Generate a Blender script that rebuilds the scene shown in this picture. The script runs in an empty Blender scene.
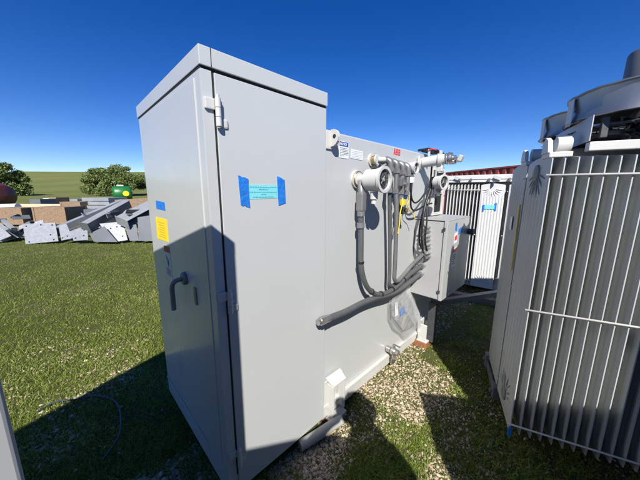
import bpy, bmesh, math, random
import numpy as np
from mathutils import Vector, Matrix
R = math.radians
rnd = random.Random(7)
nrg = np.random.default_rng(11)
sc = bpy.context.scene
COL = sc.collection
GZ = -0.06                      # ground level (camera is 1.66 m above it)

# ------------------------------------------------------------------ materials
def new_mat(name):
    m = bpy.data.materials.new(name); m.use_nodes = True
    nt = m.node_tree
    for n in list(nt.nodes): nt.nodes.remove(n)
    out = nt.nodes.new('ShaderNodeOutputMaterial'); b = nt.nodes.new('ShaderNodeBsdfPrincipled')
    nt.links.new(b.outputs[0], out.inputs[0])
    return m, nt, b
def N(nt, t, **kw):
    n = nt.nodes.new(t)
    for k, v in kw.items(): setattr(n, k, v)
    return n
def noise(nt, scale, detail=4, rough=.55, src='Object', stretch=None):
    tc = N(nt, 'ShaderNodeTexCoord'); n = N(nt, 'ShaderNodeTexNoise')
    n.inputs['Scale'].default_value = scale; n.inputs['Detail'].default_value = detail
    n.inputs['Roughness'].default_value = rough
    if stretch:
        mp = N(nt, 'ShaderNodeMapping'); mp.inputs['Scale'].default_value = stretch
        nt.links.new(tc.outputs[src], mp.inputs[0]); nt.links.new(mp.outputs[0], n.inputs['Vector'])
    else: nt.links.new(tc.outputs[src], n.inputs['Vector'])
    return n
def ramp(nt, src, stops):
    r = N(nt, 'ShaderNodeValToRGB')
    el = r.color_ramp.elements
    while len(el) < len(stops): el.new(.5)
    for e, (p, c) in zip(el, stops):
        e.position = p; e.color = (*c, 1) if len(c) == 3 else c
    nt.links.new(src, r.inputs[0]); return r
def mix(nt, fac, a, b, mode='MIX'):
    m = N(nt, 'ShaderNodeMix', data_type='RGBA', blend_type=mode)
    for s, v in ((m.inputs['Factor'], fac), (m.inputs[6], a), (m.inputs[7], b)):
        if hasattr(v, 'is_output'): nt.links.new(v, s)
        else: s.default_value = v if isinstance(v, float) else (*v, 1)
    return m.outputs[2]
def bump(nt, b, src, strength, dist=.01):
    bp = N(nt, 'ShaderNodeBump'); bp.inputs['Strength'].default_value = strength
    bp.inputs['Distance'].default_value = dist
    nt.links.new(src, bp.inputs['Height']); nt.links.new(bp.outputs[0], b.inputs['Normal'])

def paint(name, c, rough=.35, dirt=.10, wave=.12, coat=0., metal=0., fleck=.0, spec=.5):
    m, nt, b = new_mat(name)
    n1 = noise(nt, 1.4, 5, .6); n2 = noise(nt, 5, 4, .5, stretch=(1, 1, .35))
    n3 = noise(nt, 160, 2)
    lo = tuple(x * (1 - dirt) for x in c); hi = tuple(min(1, x * (1 + dirt * .5)) for x in c)
    r1 = ramp(nt, n1.outputs[0], [(.3, lo), (.7, hi)])
    streak = ramp(nt, n2.outputs[0], [(.50, (0, 0, 0)), (.78, (1, 1, 1))])
    dcol = tuple(x * y for x, y in zip(c, (.80, .76, .68)))
    ms = N(nt, 'ShaderNodeMath', operation='MULTIPLY'); ms.inputs[1].default_value = dirt * 2.6
    nt.links.new(streak.outputs[0], ms.inputs[0])
    col = mix(nt, ms.outputs[0], r1.outputs[0], dcol)
    if fleck:
        v = N(nt, 'ShaderNodeTexVoronoi'); v.inputs['Scale'].default_value = 26
        tc = N(nt, 'ShaderNodeTexCoord'); nt.links.new(tc.outputs['Object'], v.inputs['Vector'])
        rr = ramp(nt, v.outputs['Distance'], [(0, (1, 1, 1)), (.045, (1, 1, 1)), (.07, (0, 0, 0))])
        mm = N(nt, 'ShaderNodeMath', operation='MULTIPLY'); mm.inputs[1].default_value = fleck
        nt.links.new(rr.outputs[0], mm.inputs[0])
        col = mix(nt, mm.outputs[0], col, tuple(x * .45 for x in c))
    nt.links.new(col, b.inputs['Base Color'])
    rr2 = N(nt, 'ShaderNodeMapRange'); rr2.inputs['To Min'].default_value = rough - .05; rr2.inputs['To Max'].default_value = rough + .18
    nt.links.new(n2.outputs[0], rr2.inputs[0]); nt.links.new(rr2.outputs[0], b.inputs['Roughness'])
    b.inputs['Metallic'].default_value = metal; b.inputs['Coat Weight'].default_value = coat
    b.inputs['Coat Roughness'].default_value = .12; b.inputs['Specular IOR Level'].default_value = spec
    # slow waviness of sheet metal and orange peel
    n4 = noise(nt, 1.1, 2)
    ad = N(nt, 'ShaderNodeMath', operation='MULTIPLY_ADD'); ad.inputs[1].default_value = .01
    nt.links.new(n3.outputs[0], ad.inputs[0]); nt.links.new(n4.outputs[0], ad.inputs[2])
    bump(nt, b, ad.outputs[0], wave, .03)
    return m
def plain(name, c, rough=.6, metal=0., var=.25, scale=12., bmp=.1, alpha=None, spec=.5):
    m, nt, b = new_mat(name)
    n1 = noise(nt, scale, 6, .65)
    r1 = ramp(nt, n1.outputs[0], [(.28, tuple(x * (1 - var) for x in c)), (.72, tuple(min(1, x * (1 + var)) for x in c))])
    nt.links.new(r1.outputs[0], b.inputs['Base Color'])
    b.inputs['Roughness'].default_value = rough; b.inputs['Metallic'].default_value = metal
    b.inputs['Specular IOR Level'].default_value = spec
    if bmp: bump(nt, b, n1.outputs[0], bmp, .01)
    return m

M = {}
M['cab'] = paint('cabinet_grey_paint', (.475, .492, .486), .25, .022, .10, coat=.35)
M['tank'] = paint('tank_grey_paint', (.46, .475, .468), .32, .025, .12, coat=.15)
M['box'] = paint('box_grey_paint', (.40, .405, .40), .38, .08, .15)
M['white'] = paint('white_paint', (.53, .53, .505), .38, .08, .2)
M['fin'] = paint('radiator_grey_paint', (.42, .44, .43), .40, .12, .25)
M['finw'] = paint('radiator_white_paint', (.62, .62, .60), .45, .08, .25)
M['galv'] = paint('galvanised_steel', (.38, .395, .41), .42, .22, .3, metal=.35)
M['spangle'] = plain('spangled_zinc_plate', (.30, .31, .325), .48, .35, .22, 11, .2)
M['sheet'] = paint('galvanised_sheet', (.36, .37, .38), .34, .25, .3, metal=.85)
M['galvd'] = paint('dark_or_shaded_steel', (.16, .17, .185), .5, .18, .3, metal=.3)  # dark steel; in the heap it also paints shaded webs and plates
M['pipe'] = paint('zinc_pipe', (.25, .253, .255), .36, .3, .35, metal=.45)
M['conduit'] = plain('grey_flexible_conduit', (.085, .088, .09), .45, 0, .15, 30, .15)
M['black'] = plain('black_rubber', (.015, .015, .016), .45, 0, .3, 20, .1)
M['gap'] = plain('dark_seam', (.012, .013, .015), .8, 0, .2, 20, 0)
M['bluetape'] = plain('blue_painters_tape', (.012, .17, .60), .6, 0, .16, 28, .7)
M['yellow'] = plain('yellow_label', (.85, .62, .02), .5, 0, .06, 30, 0)
M['ycord'] = plain('yellow_cord', (.75, .55, .04), .5, 0, .1, 30, 0)
M['red'] = plain('red_print', (.65, .03, .03), .5, 0, .1, 30, 0)
M['navy'] = plain('navy_print', (.02, .06, .30), .5, 0, .1, 30, 0)
M['paper'] = plain('white_label', (.72, .73, .74), .5, 0, .04, 60, 0)
M['ink'] = plain('dark_ink', (.05, .06, .08), .6, 0, .1, 60, 0)
M['cyan'] = plain('cyan_strip', (.20, .62, .66), .45, 0, .08, 40, .1)
M['brass'] = plain('brass', (.42, .30, .12), .35, .8, .2, 20, .1)
M['steel'] = plain('bare_steel', (.48, .47, .45), .30, .85, .2, 25, .1)
M['iron'] = plain('dark_iron', (.06, .065, .07), .55, .2, .3, 25, .2)
M['handle'] = plain('grey_handle', (.17, .18, .19), .4, .2, .15, 25, .1)
M['container'] = plain('red_container_paint', (.30, .055, .045), .55, 0, .25, 3, .1)
M['redpipe'] = plain('red_pipe_paint', (.55, .20, .17), .5, 0, .15, 10, .1)
M['maroon'] = plain('maroon_paint', (.11, .028, .026), .35, .1, .25, 2, .05)
M['green'] = plain('green_paint', (.010, .13, .028), .4, 0, .15, 4, .05)
M['roll'] = plain('white_roll', (.70, .70, .68), .7, 0, .08, 6, .2)
M['cloth'] = plain('dark_workwear', (.05, .06, .09), .9, 0, .25, 14, .3)
M['hivis'] = plain('orange_vest', (.75, .22, .03), .8, 0, .1, 14, .3)
M['skin'] = plain('skin', (.45, .27, .19), .5, 0, .06, 20, .05)
M['hat'] = plain('white_hard_hat', (.75, .75, .73), .3, 0, .03, 8, 0)
M['leafdark'] = plain('oak_leaf', (.125, .165, .038), .6, 0, .5, .35, 0)
M['bark'] = plain('bark', (.09, .07, .05), .9, 0, .35, 3, .6)

def wood(name, a, c, sc_=6., st=(1, 8, 8), rough=.8):
    m, nt, b = new_mat(name)
    n = noise(nt, sc_, 8, .7, stretch=st)
    r = ramp(nt, n.outputs[0], [(.25, a), (.75, c)])
    nt.links.new(r.outputs[0], b.inputs['Base Color']); b.inputs['Roughness'].default_value = rough
    bump(nt, b, n.outputs[0], .5, .01); return m
M['timber'] = wood('red_brown_timber', (.16, .055, .025), (.42, .17, .08), 5)
M['plank'] = wood('pale_plank', (.50, .38, .24), (.72, .60, .42), 3)
def osb():
    m, nt, b = new_mat('osb_board')
    tc = N(nt, 'ShaderNodeTexCoord'); v = N(nt, 'ShaderNodeTexVoronoi'); v.inputs['Scale'].default_value = 34
    mp = N(nt, 'ShaderNodeMapping'); mp.inputs['Scale'].default_value = (1, 1, 2.4); mp.inputs['Rotation'].default_value = (0, .5, .3)
    nt.links.new(tc.outputs['Object'], mp.inputs[0]); nt.links.new(mp.outputs[0], v.inputs['Vector'])
    sp = N(nt, 'ShaderNodeSeparateColor'); nt.links.new(v.outputs['Color'], sp.inputs[0])
    r = ramp(nt, sp.outputs[0], [(0, (.17, .11, .065)), (.5, (.25, .165, .10)), (1, (.34, .24, .155))])
    nt.links.new(r.outputs[0], b.inputs['Base Color']); b.inputs['Roughness'].default_value = .75
    bump(nt, b, sp.outputs[0], .3, .005); return m
M['osb'] = osb()
M['osb2'] = wood('brown_lath', (.20, .12, .07), (.34, .22, .13), 6)

def plastic_bag():
    m, nt, b = new_mat('clear_plastic_film')
    b.inputs['Base Color'].default_value = (.55, .57, .58, 1); b.inputs['Roughness'].default_value = .12
    b.inputs['Alpha'].default_value = .30
    n = noise(nt, 18, 4, .6); bump(nt, b, n.outputs[0], .8, .02); return m
M['bag'] = plastic_bag()
def glass_dark():
    m, nt, b = new_mat('gauge_glass')
    n = noise(nt, 30, 3)
    r = ramp(nt, n.outputs[0], [(.45, (.012, .013, .015)), (.72, (.12, .125, .125))])
    nt.links.new(r.outputs[0], b.inputs['Base Color']); b.inputs['Roughness'].default_value = .08
    b.inputs['Coat Weight'].default_value = .2; return m
M['glass'] = glass_dark()

def ground_mat():
    m, nt, b = new_mat('grass_and_stones')
    tc = N(nt, 'ShaderNodeTexCoord'); sp = N(nt, 'ShaderNodeSeparateXYZ'); nt.links.new(tc.outputs['Object'], sp.inputs[0])
    ln = N(nt, 'ShaderNodeVectorMath', operation='LENGTH'); nt.links.new(tc.outputs['Object'], ln.inputs[0])
    n1 = noise(nt, 60, 8, .7); n2 = noise(nt, 1.3, 4, .6); n3 = noise(nt, .035, 5, .6)
    soil = ramp(nt, n1.outputs[0], [(.3, (.045, .052, .016)), (.55, (.095, .11, .030)), (.75, (.17, .15, .08))])
    far = ramp(nt, n3.outputs[0], [(.3, (.115, .135, .036)), (.7, (.165, .175, .055))])
    n5 = noise(nt, .5, 6, .7)
    far2 = mix(nt, .35, far.outputs[0], ramp(nt, n5.outputs[0], [(.3, (.085, .11, .03)), (.7, (.19, .185, .07))]).outputs[0])
    # mowing bands on the hill follow the distance
    wv = N(nt, 'ShaderNodeMath', operation='SINE'); mu = N(nt, 'ShaderNodeMath', operation='MULTIPLY'); mu.inputs[1].default_value = .14
    ad = N(nt, 'ShaderNodeMath', operation='ADD'); n6 = noise(nt, .01, 3)
    m6 = N(nt, 'ShaderNodeMath', operation='MULTIPLY'); m6.inputs[1].default_value = 60.
    nt.links.new(n6.outputs[0], m6.inputs[0]); nt.links.new(ln.outputs['Value'], ad.inputs[0]); nt.links.new(m6.outputs[0], ad.inputs[1])
    nt.links.new(ad.outputs[0], mu.inputs[0]); nt.links.new(mu.outputs[0], wv.inputs[0])
    bf = ramp(nt, wv.outputs[0], [(.2, (0, 0, 0)), (.8, (.35, .35, .35))])
    far3 = mix(nt, bf.outputs[0], far2, (.10, .125, .035))
    f = N(nt, 'ShaderNodeMapRange'); f.inputs['From Min'].default_value = 9; f.inputs['From Max'].default_value = 22
    nt.links.new(ln.outputs['Value'], f.inputs[0])
    # bare earth showing between the piles
    bare = ramp(nt, n2.outputs[0], [(.55, (0, 0, 0)), (.68, (.5, .5, .5))])
    near = mix(nt, bare.outputs[0], soil.outputs[0], (.17, .14, .09))
    col = mix(nt, f.outputs[0], near, far3)
    nt.links.new(col, b.inputs['Base Color']); b.inputs['Roughness'].default_value = .95
    b.inputs['Specular IOR Level'].default_value = .1
    bump(nt, b, n1.outputs[0], .8, .03); return m
M['ground'] = ground_mat()
def blade_mat():
    m, nt, b = new_mat('grass_blade')
    at = N(nt, 'ShaderNodeAttribute'); at.attribute_name = 'tone'
    r = ramp(nt, at.outputs['Fac'], [(0, (.095, .150, .020)), (.45, (.205, .275, .042)), (.8, (.33, .375, .085)), (1, (.48, .43, .20))])
    nt.links.new(r.outputs[0], b.inputs['Base Color']); b.inputs['Roughness'].default_value = .55
    b.inputs['Specular IOR Level'].default_value = .2
    tr = N(nt, 'ShaderNodeBsdfTranslucent'); nt.links.new(r.outputs[0], tr.inputs[0])
    mx = N(nt, 'ShaderNodeMixShader'); mx.inputs[0].default_value = .3
    out = [n for n in nt.nodes if n.type == 'OUTPUT_MATERIAL'][0]
    nt.links.new(b.outputs[0], mx.inputs[1]); nt.links.new(tr.outputs[0], mx.inputs[2]); nt.links.new(mx.outputs[0], out.inputs[0])
    return m
M['blade'] = blade_mat()
def chip_mat():
    m, nt, b = new_mat('limestone_chip')
    at = N(nt, 'ShaderNodeAttribute'); at.attribute_name = 'tone'
    n = noise(nt, 90, 5, .7)
    r = ramp(nt, at.outputs['Fac'], [(0, (.07, .045, .025)), (.3, (.26, .18, .10)), (.6, (.47, .37, .24)), (1, (.70, .62, .48))])
    c = mix(nt, .35, r.outputs[0], ramp(nt, n.outputs[0], [(.3, (.17, .12, .07)), (.7, (.58, .49, .36))]).outputs[0])
    nt.links.new(c, b.inputs['Base Color']); b.inputs['Roughness'].default_value = .85
    bump(nt, b, n.outputs[0], .4, .004); return m
M['chip'] = chip_mat()

# ------------------------------------------------------------------ object helpers
def tag(o, label=None, cat=None, group=None, kind=None):
    for k, v in (('label', label), ('category', cat), ('group', group), ('kind', kind)):
        if v: o[k] = v
    return o
def thing(name, label, cat, loc=(0, 0, 0), rz=0., group=None):
    o = bpy.data.objects.new(name, None); COL.objects.link(o)
    o.location = loc; o.rotation_euler = (0, 0, rz); o.empty_display_size = .1
    return tag(o, label, cat, group)
def mat4(o):
    if o is None: return Matrix.Identity(4)
    m = Matrix.Translation(o.location) @ o.rotation_euler.to_matrix().to_4x4()
    return (mat4(o.parent) @ m) if o.parent else m

SPLIT = {'hinge_leaf', 'fan_leg', 'conduit_coupling', 'cable_tie', 'skid', 'header_bolt', 'header_bracket', 'batten', 'saddle', 'fan_beam', 'header_pipe', 'gusset_plate', 'fan_shade_sheet', 'relief_lever'}
class MB:
    """collects shapes (in the coordinates of the thing, or of the world) into one mesh"""
    def __init__(s): s.bm = bmesh.new()
    def box(s, a, b, bev=0., rot=None, seg=2):
        """box between two corners; rot = (angle, axis) about its centre"""
        c = (Vector(a) + Vector(b)) / 2; d = [abs(b[i] - a[i]) for i in range(3)]
        r = bmesh.ops.create_cube(s.bm, size=1.)
        m = Matrix.Translation(c)
        if rot: m = m @ Matrix.Rotation(rot[0], 4, rot[1])
        m = m @ Matrix.Diagonal((*d, 1))
        bmesh.ops.transform(s.bm, matrix=m, verts=r['verts'])
        if bev:
            es = list({e for v in r['verts'] for e in v.link_edges})
            bmesh.ops.bevel(s.bm, geom=es, offset=bev, segments=seg, affect='EDGES', profile=.6)
        return s
    def tube(s, pts, r, n=12, smooth=0, caps=True, close=False):
        P = [Vector(p) for p in pts]
        if smooth:
            Q = []
            for i in range(len(P) - 1):
                p0 = P[max(0, i - 1)]; p1 = P[i]; p2 = P[i + 1]; p3 = P[min(len(P) - 1, i + 2)]
                for k in range(smooth):
                    t = k / smooth
                    Q.append(.5 * ((2 * p1) + (p2 - p0) * t + (2 * p0 - 5 * p1 + 4 * p2 - p3) * t * t + (3 * p1 - p0 - 3 * p2 + p3) * t ** 3))
            Q.append(P[-1]); P = Q
        rs = [float(v) for v in np.interp(np.linspace(0, 1, len(P)), np.linspace(0, 1, len(r)), r)] if hasattr(r, '__len__') else [r] * len(P)
        rings = []; prev = None
        for i, p in enumerate(P):
            t = (P[min(i + 1, len(P) - 1)] - P[max(i - 1, 0)]).normalized()
            if prev is None:
                u = t.cross(Vector((0, 0, 1)));
                if u.length < .05: u = t.cross(Vector((1, 0, 0)))
            else: u = prev - t * prev.dot(t)
            u.normalize(); prev = u; w = t.cross(u)
            rings.append([s.bm.verts.new(p + (u * math.cos(2 * math.pi * k / n) + w * math.sin(2 * math.pi * k / n)) * rs[i]) for k in range(n)])
        for a, b in zip(rings, rings[1:]):
            for k in range(n):
                f = s.bm.faces.new((a[k], a[(k + 1) % n], b[(k + 1) % n], b[k])); f.smooth = True
        if caps:
            s.bm.faces.new(rings[0][::-1]); s.bm.faces.new(rings[-1])
        return s
    def cyl(s, p, q, r, n=20, r2=None):
        return s.tube([p, q], [r, r if r2 is None else r2], n)
    def lathe(s, p, q, prof, n=28):
        """profile [(t along p->q in metres, radius)] revolved about the axis"""
        p = Vector(p); ax = (Vector(q) - p).normalized()
        u = ax.cross(Vector((0, 0, 1)));
        if u.length < .05: u = ax.cross(Vector((1, 0, 0)))
        u.normalize(); w = ax.cross(u); rings = []
        for t, r in prof:
            rings.append([s.bm.verts.new(p + ax * t + (u * math.cos(2 * math.pi * k / n) + w * math.sin(2 * math.pi * k / n)) * max(r, 1e-4)) for k in range(n)])
        for a, b in zip(rings, rings[1:]):
            for k in range(n):
                s.bm.faces.new((a[k], a[(k + 1) % n], b[(k + 1) % n], b[k])).smooth = True
        return s
    def quad(s, *pts):
        s.bm.faces.new([s.bm.verts.new(p) for p in pts]); return s
    def slab(s, pts, t, direction=None):
        """polygon given by 3D points, extruded by thickness t along its normal (or a direction)"""
        P = [Vector(p) for p in pts]
        nrm = Vector((0, 0, 0))
        for i in range(len(P)): nrm += P[i].cross(P[(i + 1) % len(P)])
        nrm = Vector(direction).normalized() if direction else nrm.normalized()
        a = [s.bm.verts.new(p) for p in P]; b = [s.bm.verts.new(p + nrm * t) for p in P]
        s.bm.faces.new(a[::-1]); s.bm.faces.new(b)
        for i in range(len(P)):
            j = (i + 1) % len(P); s.bm.faces.new((a[i], a[j], b[j], b[i]))
        return s
    def ball(s, c, r, sub=2, scale=(1, 1, 1)):
        q = bmesh.ops.create_icosphere(s.bm, subdivisions=sub, radius=r)
        bmesh.ops.transform(s.bm, matrix=Matrix.Translation(c) @ Matrix.Diagonal((*scale, 1)), verts=q['verts'])
        for v in q['verts']:
            for f in v.link_faces: f.smooth = True
        return s
    def build(s, name, m, parent=None, world=True):
        if world and parent is not None: s.bm.transform(mat4(parent).inverted())
        bmesh.ops.recalc_face_normals(s.bm, faces=s.bm.faces)
        for e in s.bm.edges:
            if len(e.link_faces) == 2 and e.calc_face_angle(0) > .72: e.smooth = False
        me = bpy.data.meshes.new(name)
        if name in SPLIT:
            todo = set(s.bm.verts); isl = []
            while todo:
                v = todo.pop(); grp = {v}; st_ = [v]
                while st_:
                    for e in st_.pop().link_edges:
                        for q in e.verts:
                            if q in todo: todo.discard(q); grp.add(q); st_.append(q)
                isl.append(grp)
            isl.sort(key=lambda g: min(v.index for v in g))
            if len(isl) > 1:
                s.bm.verts.index_update(); ids = [{v.index for v in g} for g in isl]; o = None
                for g in ids:
                    c = s.bm.copy(); c.verts.ensure_lookup_table()
                    bmesh.ops.delete(c, geom=[v for v in c.verts if v.index not in g], context='VERTS')
                    me = bpy.data.meshes.new(name); c.to_mesh(me); c.free(); me.materials.append(m)
                    o = bpy.data.objects.new(name, me); COL.objects.link(o); o.parent = parent
                s.bm.free(); return o
        s.bm.to_mesh(me); s.bm.free()
        me.materials.append(m)
        o = bpy.data.objects.new(name, me); COL.objects.link(o); o.parent = parent
        return o
def copy_tree(o, parent=None):
    c = o.copy(); COL.objects.link(c); c.parent = parent
    for ch in list(o.children): copy_tree(ch, c)
    return c
def text_part(name, txt, size, origin, xdir, zdir, m, parent, depth=.0006, bold=0., squash=1.):
    """lettering standing on a surface; converted to a mesh"""
    cu = bpy.data.curves.new('lettering', 'FONT'); cu.body = txt; cu.size = size; cu.extrude = depth; cu.offset = bold
    to = bpy.data.objects.new('lettering', cu); COL.objects.link(to)
    bpy.context.view_layer.update()
    me = bpy.data.meshes.new_from_object(to.evaluated_get(bpy.context.evaluated_depsgraph_get()))
    bpy.data.objects.remove(to); bpy.data.curves.remove(cu)
    x = Vector(xdir).normalized(); z = Vector(zdir).normalized(); y = x.cross(z)
    mt = Matrix((( *[x[0] * squash, z[0], -y[0]], origin[0]), (x[1] * squash, z[1], -y[1], origin[1]), (x[2] * squash, z[2], -y[2], origin[2]), (0, 0, 0, 1)))
    me.transform(mt)
    me.transform(mat4(parent).inverted()); me.name = name
    me.materials.clear(); me.materials.append(m)
    o = bpy.data.objects.new(name, me); COL.objects.link(o); o.parent = parent
    return o
def join_into(o, others):
    """merge the meshes of others into o (same parent space)"""
    bm = bmesh.new(); bm.from_mesh(o.data)
    for q in others:
        bm.from_mesh(q.data); me = q.data
        bpy.data.objects.remove(q); bpy.data.meshes.remove(me)
    bm.to_mesh(o.data); bm.free()

# ------------------------------------------------------------------ terrain
def vnoise(x, y, sc_, seed=0):
    x = x / sc_ + seed * 17.3; y = y / sc_ + seed * 9.1
    xi = np.floor(x).astype(int); yi = np.floor(y).astype(int); fx = x - xi; fy = y - yi
    fx = fx * fx * (3 - 2 * fx); fy = fy * fy * (3 - 2 * fy)
    def h(a, b):
        n = (a * 374761393 + b * 668265263 + seed * 1442695) & 0x7fffffff
        n = ((n ^ (n >> 13)) * 1274126177) & 0x7fffffff
        return ((n ^ (n >> 16)) & 0xffff) / 65535.
    return (h(xi, yi) * (1 - fx) + h(xi + 1, yi) * fx) * (1 - fy) + (h(xi, yi + 1) * (1 - fx) + h(xi + 1, yi + 1) * fx) * fy
def ground_z(x, y):
    x = np.asarray(x, float); y = np.asarray(y, float); r = np.hypot(x, y)
    near = np.clip(1 - r / 14, 0, 1)
    z = GZ + (vnoise(x, y, .55, 1) - .5) * .028 * near + (vnoise(x, y, .16, 2) - .5) * .014 * near
    fw_ = np.maximum(x * .7058 + y * .7084, 0) * 1.38
    t = np.clip((fw_ - 112) / 330, 0, 1)
    z = z + 27.5 * (t * t * (3 - 2 * t)) * .84 + np.clip(t * 4, 0, 1) * (vnoise(x, y, 240, 3) - .5) * .5
    far = np.clip((fw_ - 445) / 1500, 0, 1)
    return z - far * 25
def build_ground():
    rs = [0] + list(np.geomspace(.25, 14, 90)) + list(np.geomspace(15, 3500, 90))
    na = 300; verts = [(0, 0, float(ground_z(0, 0)))]
    ang = np.arange(na) * 2 * math.pi / na
    for r in rs[1:]:
        x = r * np.cos(ang); y = r * np.sin(ang); z = ground_z(x, y)
        verts += list(zip(x.tolist(), y.tolist(), z.tolist()))
    faces = [(0, 1 + k, 1 + (k + 1) % na) for k in range(na)]
    for i in range(len(rs) - 2):
        a = 1 + i * na; b = a + na
        for k in range(na):
            k2 = (k + 1) % na; faces.append((a + k, b + k, b + k2, a + k2))
    me = bpy.data.meshes.new('ground'); me.from_pydata(verts, [], faces)
    me.polygons.foreach_set('use_smooth', [True] * len(faces)); me.materials.append(M['ground'])
    o = bpy.data.objects.new('ground', me); COL.objects.link(o); tag(o, kind='structure')
build_ground()

# camera frame, used only to know which ground can be seen at all
YAW = .7872; PITCH = .1815
CF = (math.cos(YAW), math.sin(YAW)); CR = (math.sin(YAW), -math.cos(YAW))
def chip_density(x, y):
    """pale limestone chips: thick beside the tank foot, in bands over the near lawn"""
    n = vnoise(x, y, .42, 5); n2 = vnoise(x, y, .13, 6)
    right = (x > .9 - y * .2)
    d = np.where(right, (.16 + .95 * np.clip(1.45 - np.abs(y - 1.0) * 1.5, 0, 1)) * np.clip(.55 + (n - .30) * 2.0, .25, 1), 0)
    fw = x * CF[0] + y * CF[1]; lat = x * CR[0] + y * CR[1]
    left = (lat < -.3) & (y > 1.2)
    dl = .50 * np.clip((4.4 - np.hypot(x, y)) / 1.7, 0, 1) * np.clip((n - .42) * 4, 0, 1) + .03
    d = np.where(left, dl, d)
    d = d * np.where(right & (y < .62) & (x > .9), .60, 1.)
    d = np.where((x > 2.4) & (y < 1.0), .10, d)
    return d * (.45 + .9 * n2)
def in_view(x, y, m=.25):
    fw = x * CF[0] + y * CF[1]; lat = x * CR[0] + y * CR[1]
    return (fw > .55) & (np.abs(lat) < 1.45 * fw + m + .3)
def not_under(x, y):
    cab = (x > .47) & (x < 1.15) & (y > 1.14) & (y < 2.16)
    tank = (x > 1.15) & (x < 2.98) & (y > 1.2) & (y < 2.2)
    return ~(cab | tank)
def set_attr(me, vals):
    a = me.attributes.new('tone', 'FLOAT', 'POINT'); a.data.foreach_set('value', vals.astype(np.float32))
def grass(name, n, rmin, rmax, hgt, wid, sel=None, kmin=.25):
    # sample in polar coordinates, denser close to the camera
    r = rmin * (rmax / rmin) ** nrg.random(n); ang = YAW + (nrg.random(n) - .5) * R(116)
    x = r * np.cos(ang); y = r * np.sin(ang)
    clump = vnoise(x, y, .22, 8) * .6 + vnoise(x, y, .07, 9) * .4
    keep = in_view(x, y) & not_under(x, y)
    cd = chip_density(x, y)
    right = (x * CR[0] + y * CR[1]) > -.1
    prob = np.where(right, np.clip(1.05 - 1.6 * cd, .03, 1) * np.clip((clump - .34) * 3.2, .02, 1), np.clip(1.25 - 1.1 * cd, .12, 1) * np.clip((clump - .10) * 3, .25, 1))
    keep &= nrg.random(n) < prob
    x, y, clump, r = x[keep], y[keep], clump[keep], r[keep]; n = len(x)
    z = ground_z(x, y) - .004
    h = hgt * (.45 + .9 * nrg.random(n)) * (.65 + .7 * clump); w = wid * (.7 + .6 * nrg.random(n)) * (1 + r * .05)
    th = nrg.random(n) * 2 * math.pi; bend = h * (.4 + 1.1 * nrg.random(n)); bd = nrg.random(n) * 2 * math.pi
    dx, dy = np.cos(th) * w / 2, np.sin(th) * w / 2; bx, by = np.cos(bd) * bend, np.sin(bd) * bend
    V = np.empty((n, 5, 3))
    V[:, 0] = np.stack([x - dx, y - dy, z], 1); V[:, 1] = np.stack([x + dx, y + dy, z], 1)
    V[:, 2] = np.stack([x + dx * .8 + bx * .3, y + dy * .8 + by * .3, z + h * .6], 1)
    V[:, 3] = np.stack([x - dx * .8 + bx * .3, y - dy * .8 + by * .3, z + h * .6], 1)
    V[:, 4] = np.stack([x + bx, y + by, z + h], 1)
    me = bpy.data.meshes.new(name)
    me.vertices.add(n * 5); me.vertices.foreach_set('co', V.ravel())
    base = (np.arange(n) * 5)[:, None]
    loops = np.concatenate([base + np.array([[0, 1, 2, 3]]), base + np.array([[3, 2, 4]])], 1).ravel()
    me.loops.add(len(loops)); me.loops.foreach_set('vertex_index', loops)
    me.polygons.add(2 * n)
    st = (np.arange(n) * 7)[:, None] + np.array([[0, 4]])
    me.polygons.foreach_set('loop_start', st.ravel()); me.update(calc_edges=True)
    tone = np.clip(vnoise(x, y, .8, 10) * .45 + nrg.random(n) * .38 + vnoise(x, y, .2, 12) * .25 - .05, 0, .9)
    dry = nrg.random(n) < .05; tone[dry] = 1.
    set_attr(me, np.repeat(tone, 5)); me.materials.append(M['blade'])
    o = bpy.data.objects.new(name, me); COL.objects.link(o)
    return tag(o, 'short green lawn grass growing between the pale stone chips', 'grass', kind='stuff')
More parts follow.
